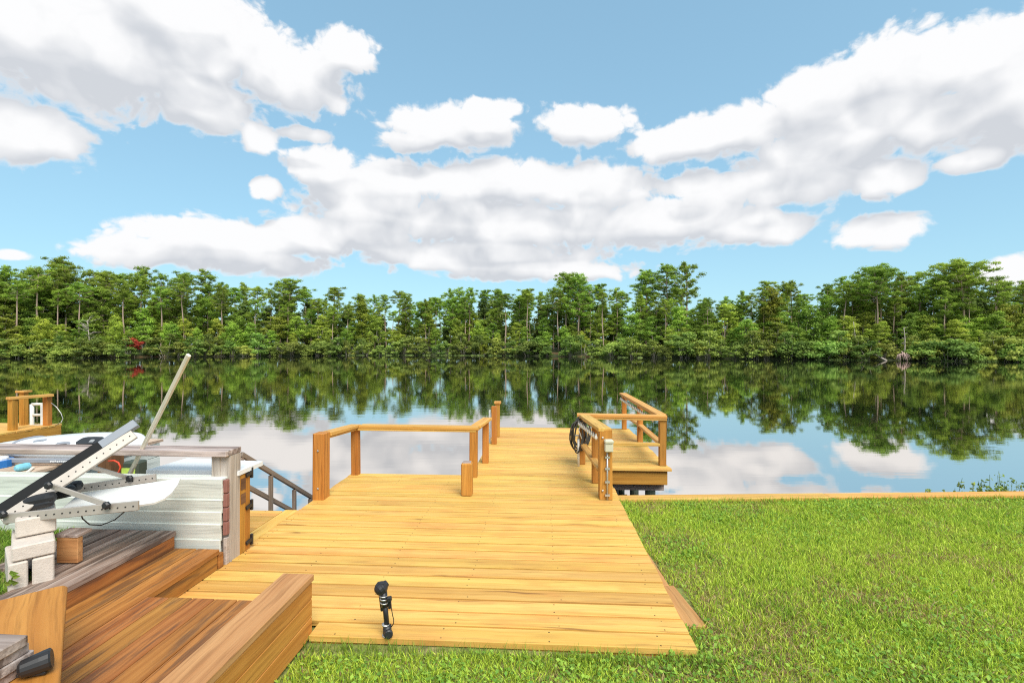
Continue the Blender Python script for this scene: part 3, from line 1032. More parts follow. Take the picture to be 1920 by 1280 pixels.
def bar(name, a, b, hgt, thk, mat, face=Vector((0, -1, 0.15))):
    return board(name, fr, mat, a, b, hgt, thk, up=face.normalized(), bev=.003)


def holes(a, b, n, f0, f1, face=Vector((0, -1, .15)), off=.012):
    me = None
    fn = face.normalized()
    for k in range(n):
        p = a.lerp(b, f0 + (f1 - f0) * k / (n - 1)) + fn * off
        M = fn.to_track_quat('Z', 'Y').to_matrix().to_4x4()
        M.translation = p
        key = ('hole',)
        if key not in BOXES:
            bm = bmesh.new()
            bmesh.ops.create_cone(bm, cap_ends=True, segments=8, radius1=.0042, radius2=.0042, depth=.004)
            m_ = bpy.data.meshes.new('hole')
            bm.to_mesh(m_)
            bm.free()
            m_.materials.append(M_HOLE)
            BOXES[key] = m_
        link(bpy.data.objects.new('bolt_hole', BOXES[key]), fr, M)


bA, bB = V_(-25, 974, 2.90), V_(248, 798, 3.36)
dirb = (bB - bA).normalized()
bar('padded_bunk', bA, V_(190, 835.5, 3.262), .062, .05, M_CARPET)
bar('bunk_tip', V_(190, 835.5, 3.262), V_(256, 793, 3.375), .056, .046, M_GPLATE)
cA_, cB_ = V_(4, 976, 2.91), V_(252, 813, 3.34)
bar('bunk_channel', cA_, cB_, .074, .02, M_ALU)
holes(cA_, cB_, 17, .1, .97)
lA, lB = V_(8, 972, 2.88), V_(260, 947, 2.98)
bar('front_channel', lA, lB, .058, .022, M_ALU, Vector((0, -1, 0.1)))
holes(lA, lB, 15, .14, .97, Vector((0, -1, .1)), .0135)
rA, rB = V_(110, 921, 3.30), V_(293, 895, 3.50)
bar('rear_channel', rA, rB, .056, .02, M_ALU, Vector((0, -1, .1)))
holes(rA, rB, 12, .2, .97, Vector((0, -1, .1)), .012)
bar('strut', V_(98, 911, 3.02), V_(204, 947, 2.96), .032, .012, M_ALU)
bar('strut', V_(160, 872, 3.22), V_(247, 897, 3.46), .030, .012, M_ALU)
for (x, y, Y) in ((10, 963, 2.87), (95, 909, 3.0), (203, 946, 2.94), (246, 896, 3.44)):
    p = V_(x, y, Y)
    lathe('knob', fr, M_BLACK, [(0, .012), (.008, .024), (.022, .024), (.03, .015)], p, p + Vector((0, -1, .1)), 7)
for (x0, y0, x1, y1, Y, r) in ((30, 955, 100, 940, 2.99, .026), (36, 944, 104, 930, 3.0, .036), (92, 918, 154, 908, 3.22, .034), (92, 928, 142, 917, 3.16, .04)):
    a, b = V_(x0, y0, Y), V_(x1, y1, Y + .03)
    L = (b - a).length
    lathe('rubber_pad', fr, M_BLACK, [(0, r * .5), (r * .4, r * .9), (r, r), (L - r, r), (L - r * .4, r * .9), (L, r * .4)], a, b, 14)
tray = [V_(150, 924, 3.36), V_(250, 909, 3.39), V_(338, 896, 3.43), V_(333, 908, 3.34), V_(322, 923, 3.23), V_(308, 934, 3.15), V_(288, 942, 3.085),
        V_(262, 946, 3.06), V_(200, 951, 3.04), V_(110, 957, 3.02)]
prism('white_tray', fr, M_WHITE2, tray, (0, .004, -.012))
tube('cable', fr, M_BLACK, [V_(150, 958, 3.0), V_(155, 972, 3.02), V_(168, 983, 3.1), V_(190, 984, 3.15), V_(215, 974, 3.12), V_(232, 960, 3.05), V_(238, 952, 3.02)], .004, 6)

# ------------------------------------------------------------------ things behind the wall
pl = thing('leaning_pole', 'long pale wooden pole leaning over the grey rail', 'pole', (-3.6, 4.2, 0))
board('shaft', pl, M_POLE, Vector((-3.6, 4.2, 0.0)), Vector((-2.19, 3.253, 1.578)), .029, .022, up=Vector((.3, -1, .3)).normalized())
tp = thing('timber_post', 'dark brown timber post behind the wall with a red rope on it', 'post', (-3.72, 4.43, 0))
post('shaft', tp, M_BROWN, Vector((-3.735, 4.47, -.03)), .66, .13, .15)
rp = thing('rope_loop', 'red rope loop hanging on the dark timber post', 'rope', (-3.66, 4.38, .5))
tube('loop', rp, M_RED, [Q(203, 864, 4.36), Q(214, 863, 4.36), Q(222, 867, 4.36), Q(226, 875, 4.36), Q(223, 884, 4.36), Q(215, 889, 4.36)], .008, 6)
bn = thing('slim_bin', 'slim dark green bin with a lime stripe behind the wall', 'bin', (-3.47, 4.4, 0))
post('body', bn, M_DGREEN, Vector((-3.47, 4.42, -.02)), .60, .15, .12, bev=.015)
board('stripe', bn, M_LIME, Vector((-3.54, 4.356, .50)), Vector((-3.42, 4.356, .50)), .05, .01, up=EY, bev=0)
lb = thing('mesh_bag', 'slumped lime green mesh bag behind the wall', 'bag', (-3.96, 4.4, 0))
o = lathe('bag_body', lb, M_LIME, [(0, .10), (.1, .15), (.25, .14), (.37, .13), (.43, .10), (.46, .04)], (-3.97, 4.40, -.02), (-3.95, 4.38, .46), 14)
for vtx in o.data.vertices:
    vtx.co.x += .02 * math.sin(vtx.co.z * 31 + vtx.co.y * 20)
    vtx.co.z += .02 * math.sin(vtx.co.x * 37)

# plank dock with the white inflatable kayak
ZD = 0.30
kd_ = thing('plank_dock', 'bleached plank dock with a greenish fascia, carrying the white kayak', 'dock', (-6, 5.2, .3))
XE = D(-5.36, 5.4).x
for k in range(12):
    uu = -5.43 - k * PITCH
    board('dock_board', kd_, M_TAN, D(uu, 4.2, ZD - .018 + random.uniform(-.002, .002)), D(uu, 6.55 + random.uniform(-.01, .01), ZD - .018), BW, BT, bev=.003)
for zz in (.16, -.03, -.22, -.41):
    board('fascia_board', kd_, M_SIDING, D(-5.385, 4.2, zz), D(-5.385, 6.50, zz), .185, .03, up=EX)
for uu, vv in ((-5.5, 4.4), (-5.5, 6.35), (-6.9, 4.4), (-6.9, 6.35)):
    lathe('pile', kd_, M_PILE, [(0, .08), (2.2, .08)], D(uu, vv, -2.0), D(uu, vv, .25), 12)

ky = thing('kayak', 'white inflatable kayak with grey patches lying on the plank dock', 'kayak', Vector((-5.6, 5.62, ZD)))
x0, x1 = -6.25, -4.38
ns, nr = 40, 26
vs, fs = [], []
for i in range(ns + 1):
    f = i / ns
    x = x0 + (x1 - x0) * f
    prof = (math.sin(min(1, f * 1.25 + .02) * math.pi / 2) ** .75) * (1 - max(0, (f - .86) / .14) ** 2.2 * .75)
    w_, h_ = .30 * prof + .02, .135 * min(1, prof * 1.02) + .008
    zc_ = ZD + .006 + .143 - .03 * (1 - prof)
    for k in range(nr):
        an = 2 * math.pi * k / nr
        c, s_ = math.cos(an), math.sin(an)
        y = 5.66 + w_ * math.copysign(abs(c) ** .7, c)
        z = zc_ + h_ * math.copysign(abs(s_) ** .7, s_) * (1.0 if s_ < 0 else 1.0)
        vs.append((x, y, z))
for i in range(ns):
    for k in range(nr):
        l = (k + 1) % nr
        fs.append((i * nr + k, (i + 1) * nr + k, (i + 1) * nr + l, i * nr + l))
fs.append(tuple(range(nr)))
fs.append(tuple(ns * nr + k for k in range(nr))[::-1])
obj('hull', mesh('hull', vs, fs), M_WHITE, ky, Matrix(), smooth=True)
from mathutils.bvhtree import BVHTree
hull_bvh = BVHTree.FromPolygons([Vector(v) for v in vs], fs)


def hull_ring(f, grow):
    i = f * ns
    i0 = int(i)
    r = []
    cx0 = sum((Vector(vs[i0 * nr + k]) for k in range(nr)), Vector()) / nr
    for k in range(nr):
        p = Vector(vs[i0 * nr + k])
        r.append(cx0 + (p - cx0) * (1 + grow))
    return r


ring = hull_ring(.32, .015)
tube('grey_band', ky, M_GPLATE, ring, .018, 6, closed=True)


def patch(name, mat, px, py, w, h, lift=.006, thick=.014, nseg=16, tilt=0.0):
    o_ = Vector((0, 0, HC))
    c, nrm, _, _ = hull_bvh.ray_cast(o_, (Q(px, py, 5.0) - o_).normalized())
    if c is None:
        return None
    if nrm.y > 0:
        nrm = -nrm
    c = c + nrm * lift
    xx = Vector((math.cos(tilt), 0, math.sin(tilt)))
    xx = (xx - nrm * xx.dot(nrm)).normalized()
    yy = nrm.cross(xx)
    out = []
    for k in range(nseg):
        an = 2 * math.pi * k / nseg
        ca, sa = math.cos(an), math.sin(an)
        out.append(c + xx * (w / 2 * math.copysign(abs(ca) ** .5, ca)) + yy * (h / 2 * math.copysign(abs(sa) ** .6, sa)))
    return prism(name, ky, mat, out, -nrm * thick)


patch('handle_patch', M_GPLATE, 117, 834, .165, .075, tilt=.08)
patch('handle_grip', M_BLACK, 118, 834, .10, .022, .012, tilt=.08)
patch('strap_patch', M_GPLATE, 75, 826, .15, .045, tilt=.1)
patch('cockpit', M_BLACK, 169, 826, .26, .15, .008)
patch('cockpit_bracket', M_STEEL, 173, 828, .05, .05, .014)
board('rub_strip', ky, M_GPLATE, Vector((-5.62, 5.325, .36)), Vector((-4.7, 5.315, .36)), .055, .03, up=Vector((0, -1, 0)), bev=.01)
for k in range(8):
    x = -5.10 + k * .024
    board('lettering', ky, M_WHITE, Vector((x, 5.302, .352 + .003 * (k % 3))), Vector((x + .015, 5.302, .360 - .004 * (k % 2))), .016, .004, up=Vector((0, -1, 0)), bev=0)
pb = thing('paddle_board', 'white paddle board with a deep blue rail on the plank dock', 'paddle board', Vector((-5.9, 5.0, ZD)))
out = []
for k in range(30):
    an = 2 * math.pi * k / 30
    ca, sa = math.cos(an), math.sin(an)
    out.append(Vector((-6.05 + .62 * math.copysign(abs(ca) ** .8, ca), 5.02 + .20 * math.copysign(abs(sa) ** .75, sa), 0)))
rot = Matrix.Translation((-6.0, 5.0, 0)) @ Matrix.Rotation(R(38), 4, 'Z') @ Matrix.Translation((6.0, -5.0, 0))
out = [rot @ p for p in out]
prism('board_rail', pb, M_BLUE, [p + EZ * (ZD + .002) for p in out], (0, 0, .075))
cen = sum(out, Vector()) / len(out)
prism('board_top', pb, M_WHITE, [cen + (p - cen) * .93 + EZ * (ZD + .077) for p in out], (0, 0, .02))
pf = thing('foam_float', 'light blue foam float lying beside the paddle board', 'float', P(42, 874, ZD))
fa, fb = P(28, 878, ZD + .04), P(57, 872, ZD + .04)
L = (fb - fa).length
lathe('foam', pf, M_LBLUE, [(0, .02), (.015, .034), (.04, .038), (L - .04, .038), (L - .015, .034), (L, .02)], fa, fb, 14)
slt = thing('thin_slat', 'thin pale slat leaning against the plank dock', 'slat', P(60, 880, ZD))
board('slat', slt, M_POLE, Q(30, 903, 4.75), Q(62, 876, 5.2), .03, .015)

# the neighbour's dock
nd = thing('neighbour_dock', 'small golden dock across the water with posts and a rail', 'dock', Vector((-10.5, 9, 0)))
for k in range(24):
    vv = 9.92 - .556 - k * PITCH + .0
    board('dock_board', nd, M_DECK, D(-13, vv, -.018), D(-9.93 + random.uniform(-.01, .01), vv, -.018), BW, BT, bev=.003)
board('fascia_board', nd, M_STAIN, D(-9.95, 5.9, -.135), D(-9.95, 9.42, -.135), .19, .04, up=EX)
board('fascia_board', nd, M_STAIN, D(-13, 9.42, -.135), D(-9.97, 9.42, -.135), .19, .04, up=EY)
for uu, vv in ((-10.1, 9.2), (-10.1, 7.5), (-11.5, 9.2), (-12.8, 9.2)):
    lathe('pile', nd, M_BROWN, [(0, .09), (1.8, .09)], D(uu, vv, -2.0), D(uu, vv, -.04), 12)
for (px, py, h_) in ((24, 806, .64), (89, 797, .60), (44.5, 796, .66)):
    p = P(px, py)
    post('post', nd, M_STAIN, p, h_, .105)
ra_, rb_ = Q(14, 747, 9.15), Q(98, 740.5, 9.77)
board('cap_rail', nd, M_CAP, ra_, rb_, .14, .05)
pcap = P(44.5, 796)
board('post_cap', nd, M_CAP, pcap + Vector((-.09, 0, .68)), pcap + Vector((.09, 0, .68)), .18, .04)
lad = thing('dock_ladder', 'white metal ladder on the neighbour dock end', 'ladder', P(70, 795))
for px in (60, 80):
    p = P(px, 796)
    tube('upright', lad, M_PVC, [p + EZ * -.9, p + EZ * .42], .035, 8)
for zz in (.42, .20, -.02):
    a, b = P(60, 796) + EZ * zz, P(80, 796) + EZ * zz
    tube('rung', lad, M_PVC, [a, b], .028, 8)
wr = thing('line_loop', 'thin pale line looping off the neighbour dock', 'line', Q(100, 800, 9.6))
tube('line', wr, M_STEEL, [Q(96, 755, 9.7), Q(106, 763, 9.7), Q(114, 774, 9.7), Q(118, 784, 9.7), Q(115, 791, 9.7), Q(104, 797, 9.7)], .007, 5)

# ------------------------------------------------------------------ black lamp on a stake at the deck front
sk = thing('stake_light', 'black spotlight on a clamped stake standing in the grass before the deck', 'lamp', P(726, 1207, LAWN_Z))
g0 = P(727, 1207, LAWN_Z)
LZ = lambda px, py: Q(px, py, g0.y)
tube('stake', sk, M_BLACK, [LZ(727, 1218), LZ(726, 1172)], .0235, 12)
tube('tube', sk, M_BLACK, [LZ(726, 1178), LZ(721, 1125)], .0145, 12)
tube('sleeve', sk, M_BLACK, [LZ(721.5, 1136), LZ(719, 1108)], .020, 12)
for (x, y, r) in ((723, 1170, .022), (725.5, 1190, .0265), (720.5, 1129, .022), (719.6, 1122, .022), (719, 1116, .0225)):
    a = LZ(x, y)
    tube('clamp_ring', sk, M_STEEL, [a - Vector((0.0003, 0, .003)), a + Vector((0, 0, .003))], r, 14)
a = LZ(730, 1182)
lathe('thumb_wheel', sk, M_BLACK, [(0, .02), (.004, .024), (.02, .024), (.024, .018)], a + Vector((0, -.02, 0)), a + Vector((.3, -1.0, .1)), 12)
h0 = LZ(716.5, 1105)
lhd = lathe('lamp_head', sk, M_BLACK, [(0, .014), (.006, .024), (.02, .034), (.034, .037), (.040, .039), (.046, .037), (.060, .028), (.068, .021), (.078, .017)],
      h0 + Vector((-.03, -.02, -.008)), h0 + Vector((.06, .06, .055)), 18)
lathe('head_knob', lhd, M_BLACK, [(0, .014), (.012, .014), (.016, .009)], LZ(717, 1096) + Vector((0, -.01, 0)), LZ(716, 1080), 10)
board('battery_box', sk, M_BLACK, LZ(711.5, 1112) + Vector((0, .03, 0)), LZ(716, 1148) + Vector((0, .03, 0)), .022, .04, up=Vector((0, -1, 0)), bev=.004)
board('clamp_block', sk, M_BLACK, LZ(727, 1121) + Vector((0, -.01, 0)), LZ(735, 1120) + Vector((0, -.01, 0)), .026, .026, up=Vector((0, -1, 0)), bev=.004)
board('clamp_lever', sk, M_BLACK, LZ(729, 1128) + Vector((0, .012, 0)), LZ(730, 1142) + Vector((0, .012, 0)), .016, .02, up=Vector((0, -1, 0)), bev=.003)
tube('cable', sk, M_BLACK, [LZ(733, 1126), LZ(734, 1140), LZ(736, 1152), LZ(738, 1160), LZ(738, 1168), LZ(734, 1174)], .0026, 6)


# ------------------------------------------------------------------ foliage builders
def quads_mesh(name, verts, tint, mat, per=4):
    n = len(verts) // per
    me = bpy.data.meshes.new(name)
    me.vertices.add(len(verts))
    me.vertices.foreach_set('co', np.asarray(verts, dtype=np.float32).ravel())
    me.loops.add(n * per)
    me.loops.foreach_set('vertex_index', np.arange(n * per, dtype=np.int32))
    me.polygons.add(n)
    me.polygons.foreach_set('loop_start', np.arange(0, n * per, per, dtype=np.int32))
    me.polygons.foreach_set('loop_total', np.full(n, per, dtype=np.int32))
    at = me.attributes.new('tint', 'FLOAT', 'FACE')
    at.data.foreach_set('value', np.asarray(tint, dtype=np.float32))
    me.materials.append(mat)
    me.update()
    return me


def leaf_quads(cent, rad, cnt, length, width, rg, upness=0.35, shell=0.55):
    """leaf-sized faces scattered through ellipsoid clumps; returns verts (n*4,3) and per-face tint"""
    V_out, T_out = [], []
    for c, r, k, tb in zip(cent, rad, cnt, rg.uniform(0.15, 0.75, len(cent))):
        d = rg.normal(size=(k, 3))
        d /= np.linalg.norm(d, axis=1)[:, None]
        rr = rg.uniform(shell, 1.0, k)[:, None]
        p = c + d * r * rr
        nrm = d + rg.normal(size=(k, 3)) * 0.55
        nrm[:, 2] += upness
        nrm /= np.linalg.norm(nrm, axis=1)[:, None]
        t = np.cross(nrm, rg.normal(size=(k, 3)))
        t /= np.linalg.norm(t, axis=1)[:, None] + 1e-9
        b = np.cross(nrm, t)
        l = length * rg.uniform(.6, 1.3, k)[:, None] / 2
        w = width * rg.uniform(.6, 1.3, k)[:, None] / 2
        q_ = np.stack([p - t * l, p - b * w + t * l * .1, p + t * l, p + b * w + t * l * .1], 1)
        V_out.append(q_.reshape(-1, 3))
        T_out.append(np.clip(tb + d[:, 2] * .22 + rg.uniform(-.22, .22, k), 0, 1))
    return np.concatenate(V_out), np.concatenate(T_out)


def limbs_mesh(segs, sides=6):
    """segs: list of (points, radii) joined as one trunk-and-limbs mesh"""
    vs, fs = [], []
    for pts, rs in segs:
        m = tube_mesh(pts, list(rs), sides)
        b = len(vs)
        vs += [v.co.copy() for v in m.vertices]
        fs += [tuple(b + i for i in p.vertices) for p in m.polygons]
        bpy.data.meshes.remove(m)
    me = mesh('limbs', vs, fs)
    me.polygons.foreach_set('use_smooth', [True] * len(me.polygons))
    return me


def make_pine(seed, H=16.0, start=0.55, spread=2.6, flat=False, dens=1.0, mat=None):
    rg = np.random.default_rng(seed)
    lean = rg.normal(size=2) * .25
    tr = [Vector((lean[0] * (z / H) ** 2 + .12 * math.sin(z * .5 + seed), lean[1] * (z / H) ** 2 + .12 * math.cos(z * .4 + seed), z)) for z in np.linspace(-.6, H * .97, 9)]
    rad = np.linspace(.24, .05, 9) * (H / 16)
    segs = [(tr, rad)]
    cent, rads, cnt = [], [], []
    nb = int(24 * dens) + rg.integers(0, 6)
    for k in range(nb):
        f = start + (1 - start) * ((k + rg.uniform(0, 1)) / nb)
        z = H * f * .98
        an = k * 2.4 + rg.uniform(-.6, .6)
        g = (f - start) / (1 - start)
        L = spread * (.55 + .75 * math.sin(math.pi * min(1, g * .75 + .18))) * rg.uniform(.55, 1.1) * (1 - .55 * g ** 3)
        rise = (.15 + .35 * g) * L
        i = min(7, int(f * 8))
        b0 = tr[i].lerp(tr[i + 1], f * 8 - i)
        b0 = Vector((b0.x, b0.y, z))
        tip = b0 + Vector((math.cos(an) * L, math.sin(an) * L, rise))
        mid = b0.lerp(tip, .5) + Vector((0, 0, -.12 * L))
        segs.append(([b0, mid, tip], (.055 * H / 16, .04 * H / 16, .015)))
        m = 2 if L < 1.2 else 3
        for j in range(m):
            t = 1 - j * .33 * rg.uniform(.8, 1.2)
            c = b0.lerp(tip, max(.25, t)) + Vector(rg.normal(size=3) * .22)
            r = rg.uniform(.42, .88) * (1.15 - .3 * j / m) * (.8 + .2 * spread / 2.6)
            cent.append(np.array(c))
            rads.append(np.array([r, r, r * (.42 if flat else .6)]))
            cnt.append(int(84 * (r / .65) ** 1.4))
    for j in range(3):
        cent.append(np.array([tr[-1].x + rg.normal() * .3, tr[-1].y + rg.normal() * .3, H * (1 - .03 * j)]))
        rads.append(np.array([.55, .55, .5]))
        cnt.append(46)
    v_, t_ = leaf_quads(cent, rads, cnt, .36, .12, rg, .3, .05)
    return limbs_mesh(segs), quads_mesh('pine_crown', v_, t_, mat or M_PINE)


def make_broad(seed, H=8.0, Wd=3.0, mat=None, low=.25, tier=True, leaf=.28, bark=None):
    rg = np.random.default_rng(seed)
    tr = [Vector((.2 * math.sin(z + seed), .2 * math.cos(z * .7 + seed), z)) for z in np.linspace(-.6, H * .8, 7)]
    segs = [(tr, np.linspace(.13, .03, 7) * H / 8)]
    cent, rads, cnt = [], [], []
    nb = int(30 * (H / 8) ** .5)
    for k in range(nb):
        f = low + (1 - low) * ((k + rg.uniform(0, 1)) / nb)
        an = k * 2.4 + rg.uniform(-.7, .7)
        g = (f - low) / (1 - low)
        L = Wd * (1 - g ** 2.2 * .85) * (.45 + .55 * min(1, g * 3 + .25)) * rg.uniform(.45, 1.1)
        b0 = Vector((0, 0, H * max(.1, f * .82 - .08)))
        tip = Vector((math.cos(an) * L, math.sin(an) * L, H * f))
        if k % 2 == 0:
            segs.append(([b0, b0.lerp(tip, .5) + Vector((0, 0, .1)), tip], (.05, .035, .012)))
        for j in range(2):
            c = b0.lerp(tip, 1 - .38 * j) + Vector(rg.normal(size=3) * .25)
            c.z = max(c.z, H * low * .8)
            r = rg.uniform(.6, 1.15) * (H / 8) ** .5
            cent.append(np.array(c))
            rads.append(np.array([r, r, r * (.48 if tier else .7)]))
            cnt.append(int(76 * (r / .75) ** 1.5))
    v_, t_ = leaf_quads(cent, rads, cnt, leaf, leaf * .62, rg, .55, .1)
    return limbs_mesh(segs), quads_mesh('broad_crown', v_, t_, mat or M_LEAF)


def make_shrub(seed, H=3.2, Wd=2.0, mat=None):
    rg = np.random.default_rng(seed)
    cent, rads, cnt = [], [], []
    segs = []
    for k in range(26):
        an = rg.uniform(0, 2 * math.pi)
        g = rg.uniform(0, 1)
        L = Wd * math.sqrt(1 - g * g * .85) * rg.uniform(.35, 1.0)
        c = np.array([math.cos(an) * L, math.sin(an) * L, .25 + g * H * rg.uniform(.7, 1.0)])
        r = rg.uniform(.45, .9)
        cent.append(c)
        rads.append(np.array([r, r, r * .5]))
        cnt.append(int(46 * (r / .5) ** 1.4))
        if k % 4 == 0:
            segs.append(([Vector((c[0] * .15, c[1] * .15, -.6)), Vector((c[0] * .5, c[1] * .5, c[2] * .5)), Vector(c)], (.05, .035, .012)))
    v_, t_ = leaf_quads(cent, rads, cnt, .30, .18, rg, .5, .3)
    return limbs_mesh(segs, 5), quads_mesh('shrub_crown', v_, t_, mat or M_SHRUB)


def plant(kind, pair, bark, loc, s, label, cat, group, rotz=None, sx=1.0, parts=('trunk', 'crown')):
    t = thing(kind, label, cat, loc, group)
    t.rotation_euler = (0, 0, random.uniform(0, 6.28) if rotz is None else rotz)
    t.scale = (s * sx, s * sx, s)
    for nm, me, mt in ((parts[0], pair[0], bark), (parts[1], pair[1], None)):
        if mt is not None and len(me.materials) == 0:
            me.materials.append(mt)
        o = bpy.data.objects.new(nm, me)
        COL.objects.link(o)
        o.parent = t
    return t


TOPX = [-300, 0, 60, 130, 190, 260, 370, 430, 540, 600, 680, 720, 760, 800, 870, 930, 985, 1060, 1110, 1150, 1205, 1235, 1300, 1325, 1350, 1390, 1460, 1540, 1580,
        1640, 1690, 1750, 1810, 1840, 1900, 2200]
TOPY = [480, 478, 484, 486, 492, 505, 506, 521, 526, 534, 551, 550, 547, 538, 532, 531, 527, 516, 518, 531, 535, 530, 532, 545, 552, 532, 520, 523, 513,
        504, 507, 497, 493, 502, 520, 515]


def top_height(px, dist_factor):
    """height above deck level that reaches the photographed canopy line"""
    Y = shore_dist(px) * dist_factor
    return HC + (CY - float(np.interp(px, TOPX, TOPY))) / F * Y


PINES = [make_pine(100 + i, 16, *a) for i, a in enumerate([(.64, 2.3, False, .8), (.74, 2.0, False, .7), (.76, 2.6, True, .8), (.60, 1.9, False, .8), (.70, 2.2, False, .7), (.80, 2.2, True, .7),
                                                          (.62, 2.6, False, 1.0), (.72, 1.7, False, .6)])]
YOUNG = [make_pine(150 + i, 10, *a) for i, a in enumerate([(.30, 1.9, False, 1.0), (.38, 2.2, False, 1.1), (.45, 2.0, True, 1.0)])]
YOUNG_LOOK = ['half-grown pine with a deep crown', 'half-grown pine with a wide crown', 'half-grown pine with a flat tufted crown']
BROAD = [make_broad(200 + i, 8, w_, None, lo, ti) for i, (w_, lo, ti) in enumerate([(2.6, .2, True), (3.1, .28, True), (2.3, .18, False), (2.9, .35, True), (2.2, .15, True)])]
DARKT = [make_broad(300 + i, 9, 3.2, M_LEAFD, .10, False, .5) for i in range(3)]
SHRUB = [make_shrub(400 + i, h_, w_) for i, (h_, w_) in enumerate([(3.0, 2.0), (3.6, 1.8), (2.4, 2.3), (3.2, 2.5), (2.0, 1.6)])]

rnd = random.Random(5)


def row(n, x0, x1, jit):
    for i in range(n):
        yield x0 + (x1 - x0) * (i + .5) / n + rnd.uniform(-jit, jit)


# back rows : dark evergreen understory that closes the wood
for px in row(62, -190, 2110, 16):
    h_ = (top_height(px, 1.17) - .5) * rnd.uniform(.54, .72)
    plant('evergreen_tree', rnd.choice(DARKT), M_BARKG, shore_pt(px, rnd.uniform(14, 19), .55), h_ / 9, 'dark dense evergreen tree deep in the far wood',
          'tree', 'dark evergreens behind the pines')
PINE_LOOK = ['slim pine with a full rounded crown', 'slim pine with a short tufted crown', 'slim pine with a flat spreading crown', 'slim pine with a long narrow crown',
             'slim pine with a ragged rounded crown', 'bare trunked pine with a small flat crown', 'sturdy pine with a broad deep crown', 'thin pine with a sparse narrow crown']
PINE_ROW = {15.0: ' at the back of the far wood', 10.0: ' in the middle of the far wood', 6.0: ' just behind the bank trees'}
# pines : three depths, tops follow the canopy line
for off, n_, drop in ((15.0, 62, 0.0), (10.0, 52, .05), (6.0, 36, .15)):
    for px in row(n_, -190, 2110, 20):
        Lf = 1 + off / shore_pt(px).length
        h_ = (top_height(px, Lf) - .5) * (1 - drop) * rnd.uniform(.80, 1.04)
        vi = rnd.randrange(len(PINES))
        plant('pine_tree', PINES[vi], M_BARKP, shore_pt(px, off + rnd.uniform(-2, 2), .45), h_ / 16.3, PINE_LOOK[vi] + PINE_ROW[off],
              'pine tree', 'pines with ' + PINE_LOOK[vi].split(' with ')[1].replace('a ', '', 1) + PINE_ROW[off], sx=rnd.uniform(.85, 1.15))
BROAD_LOOK = ['leafy tree in flat layers', 'wide leafy tree in loose layers', 'rounded bushy leafy tree', 'leafy tree with a clear stem', 'narrow leafy tree clothed to the ground']
# half-grown pines that fill the middle storey
for px in row(52, -190, 2110, 18):
    off = rnd.uniform(7, 12)
    h_ = (top_height(px, 1 + off / shore_pt(px).length) - .5) * rnd.uniform(.52, .80)
    vi = rnd.randrange(len(YOUNG))
    plant('young_pine', YOUNG[vi], M_BARKP, shore_pt(px, off, .45), h_ / 10.2, YOUNG_LOOK[vi] + ' under the taller pines', 'pine tree',
          'half-grown pines, ' + YOUNG_LOOK[vi], sx=rnd.uniform(.9, 1.2))
# broadleaf trees in front of the pines
for off, n_, hr in ((5.8, 48, (5.2, 9.0)), (3.2, 54, (3.6, 6.4))):
    for px in row(n_, -190, 2110, 18):
        h_ = rnd.uniform(*hr)
        vi = rnd.randrange(len(BROAD))
        lk = BROAD_LOOK[vi] + (' among the far pine trunks' if off > 4 else ' just behind the waterline shrubs')
        plant('broadleaf_tree', BROAD[vi], M_BARKG, shore_pt(px, off + rnd.uniform(-1, 1), .1), h_ / 8.3, lk,
              'tree', lk + 's' if False else 'broadleaf trees, ' + lk, sx=rnd.uniform(.9, 1.25))
SHRUB_LOOK = ['rounded green shrub', 'upright green shrub', 'low spreading green shrub', 'large broad green shrub', 'small green shrub']
# shrubs that overhang the water
for px in row(108, -190, 2110, 9):
    vi = rnd.randrange(len(SHRUB))
    if abs(px - 250) < 15 or abs(px - 1692) < 24 or abs(px - 1645) < 9:
        continue
    plant('shore_shrub', SHRUB[vi], M_BARKG, shore_pt(px, rnd.uniform(-1.5, .4), WATER_Z + .02), rnd.uniform(.8, 1.3), SHRUB_LOOK[vi] + ' on the far waterline',
          'shrub', 'far waterline shrubs, ' + SHRUB_LOOK[vi], parts=('stems', 'foliage'), sx=rnd.uniform(.9, 1.2))

# undergrowth that closes the wood near the ground (uncountable)
cent, rads, cnt = [], [], []
rg = np.random.default_rng(57)
for px in np.linspace(-200, 2120, 250):
    for bk_, zz in ((21, .9), (22, 2.4), (23, 3.9), (24, 5.2)):
        p = shore_pt(px + rg.normal() * 4, bk_ + rg.normal(), zz + rg.uniform(-.5, .5))
        cent.append(np.array(p))
        rads.append(np.array([1.3, 1.0, 1.0]))
        cnt.append(46)
v_, t_ = leaf_quads(cent, rads, cnt, .7, .4, rg, .3, .1)
tag(obj('undergrowth', quads_mesh('undergrowth', v_, t_, M_LEAFD), None), 'dark undergrowth closing the back of the far wood', 'undergrowth', kind='stuff')

# individuals that stand out
def special_pine(px, py, off, seed, label, start, spread, flat=False, dens=1.0):
    p = shore_pt(px, off, .45)
    h_ = HC + (CY - py) / F * p.y - .45
    pr_ = make_pine(seed, h_ / 1.01, start, spread, flat, dens)
    plant('pine_tree', pr_, M_BARKP, p, 1.0, label, 'pine tree', None, rotz=0)


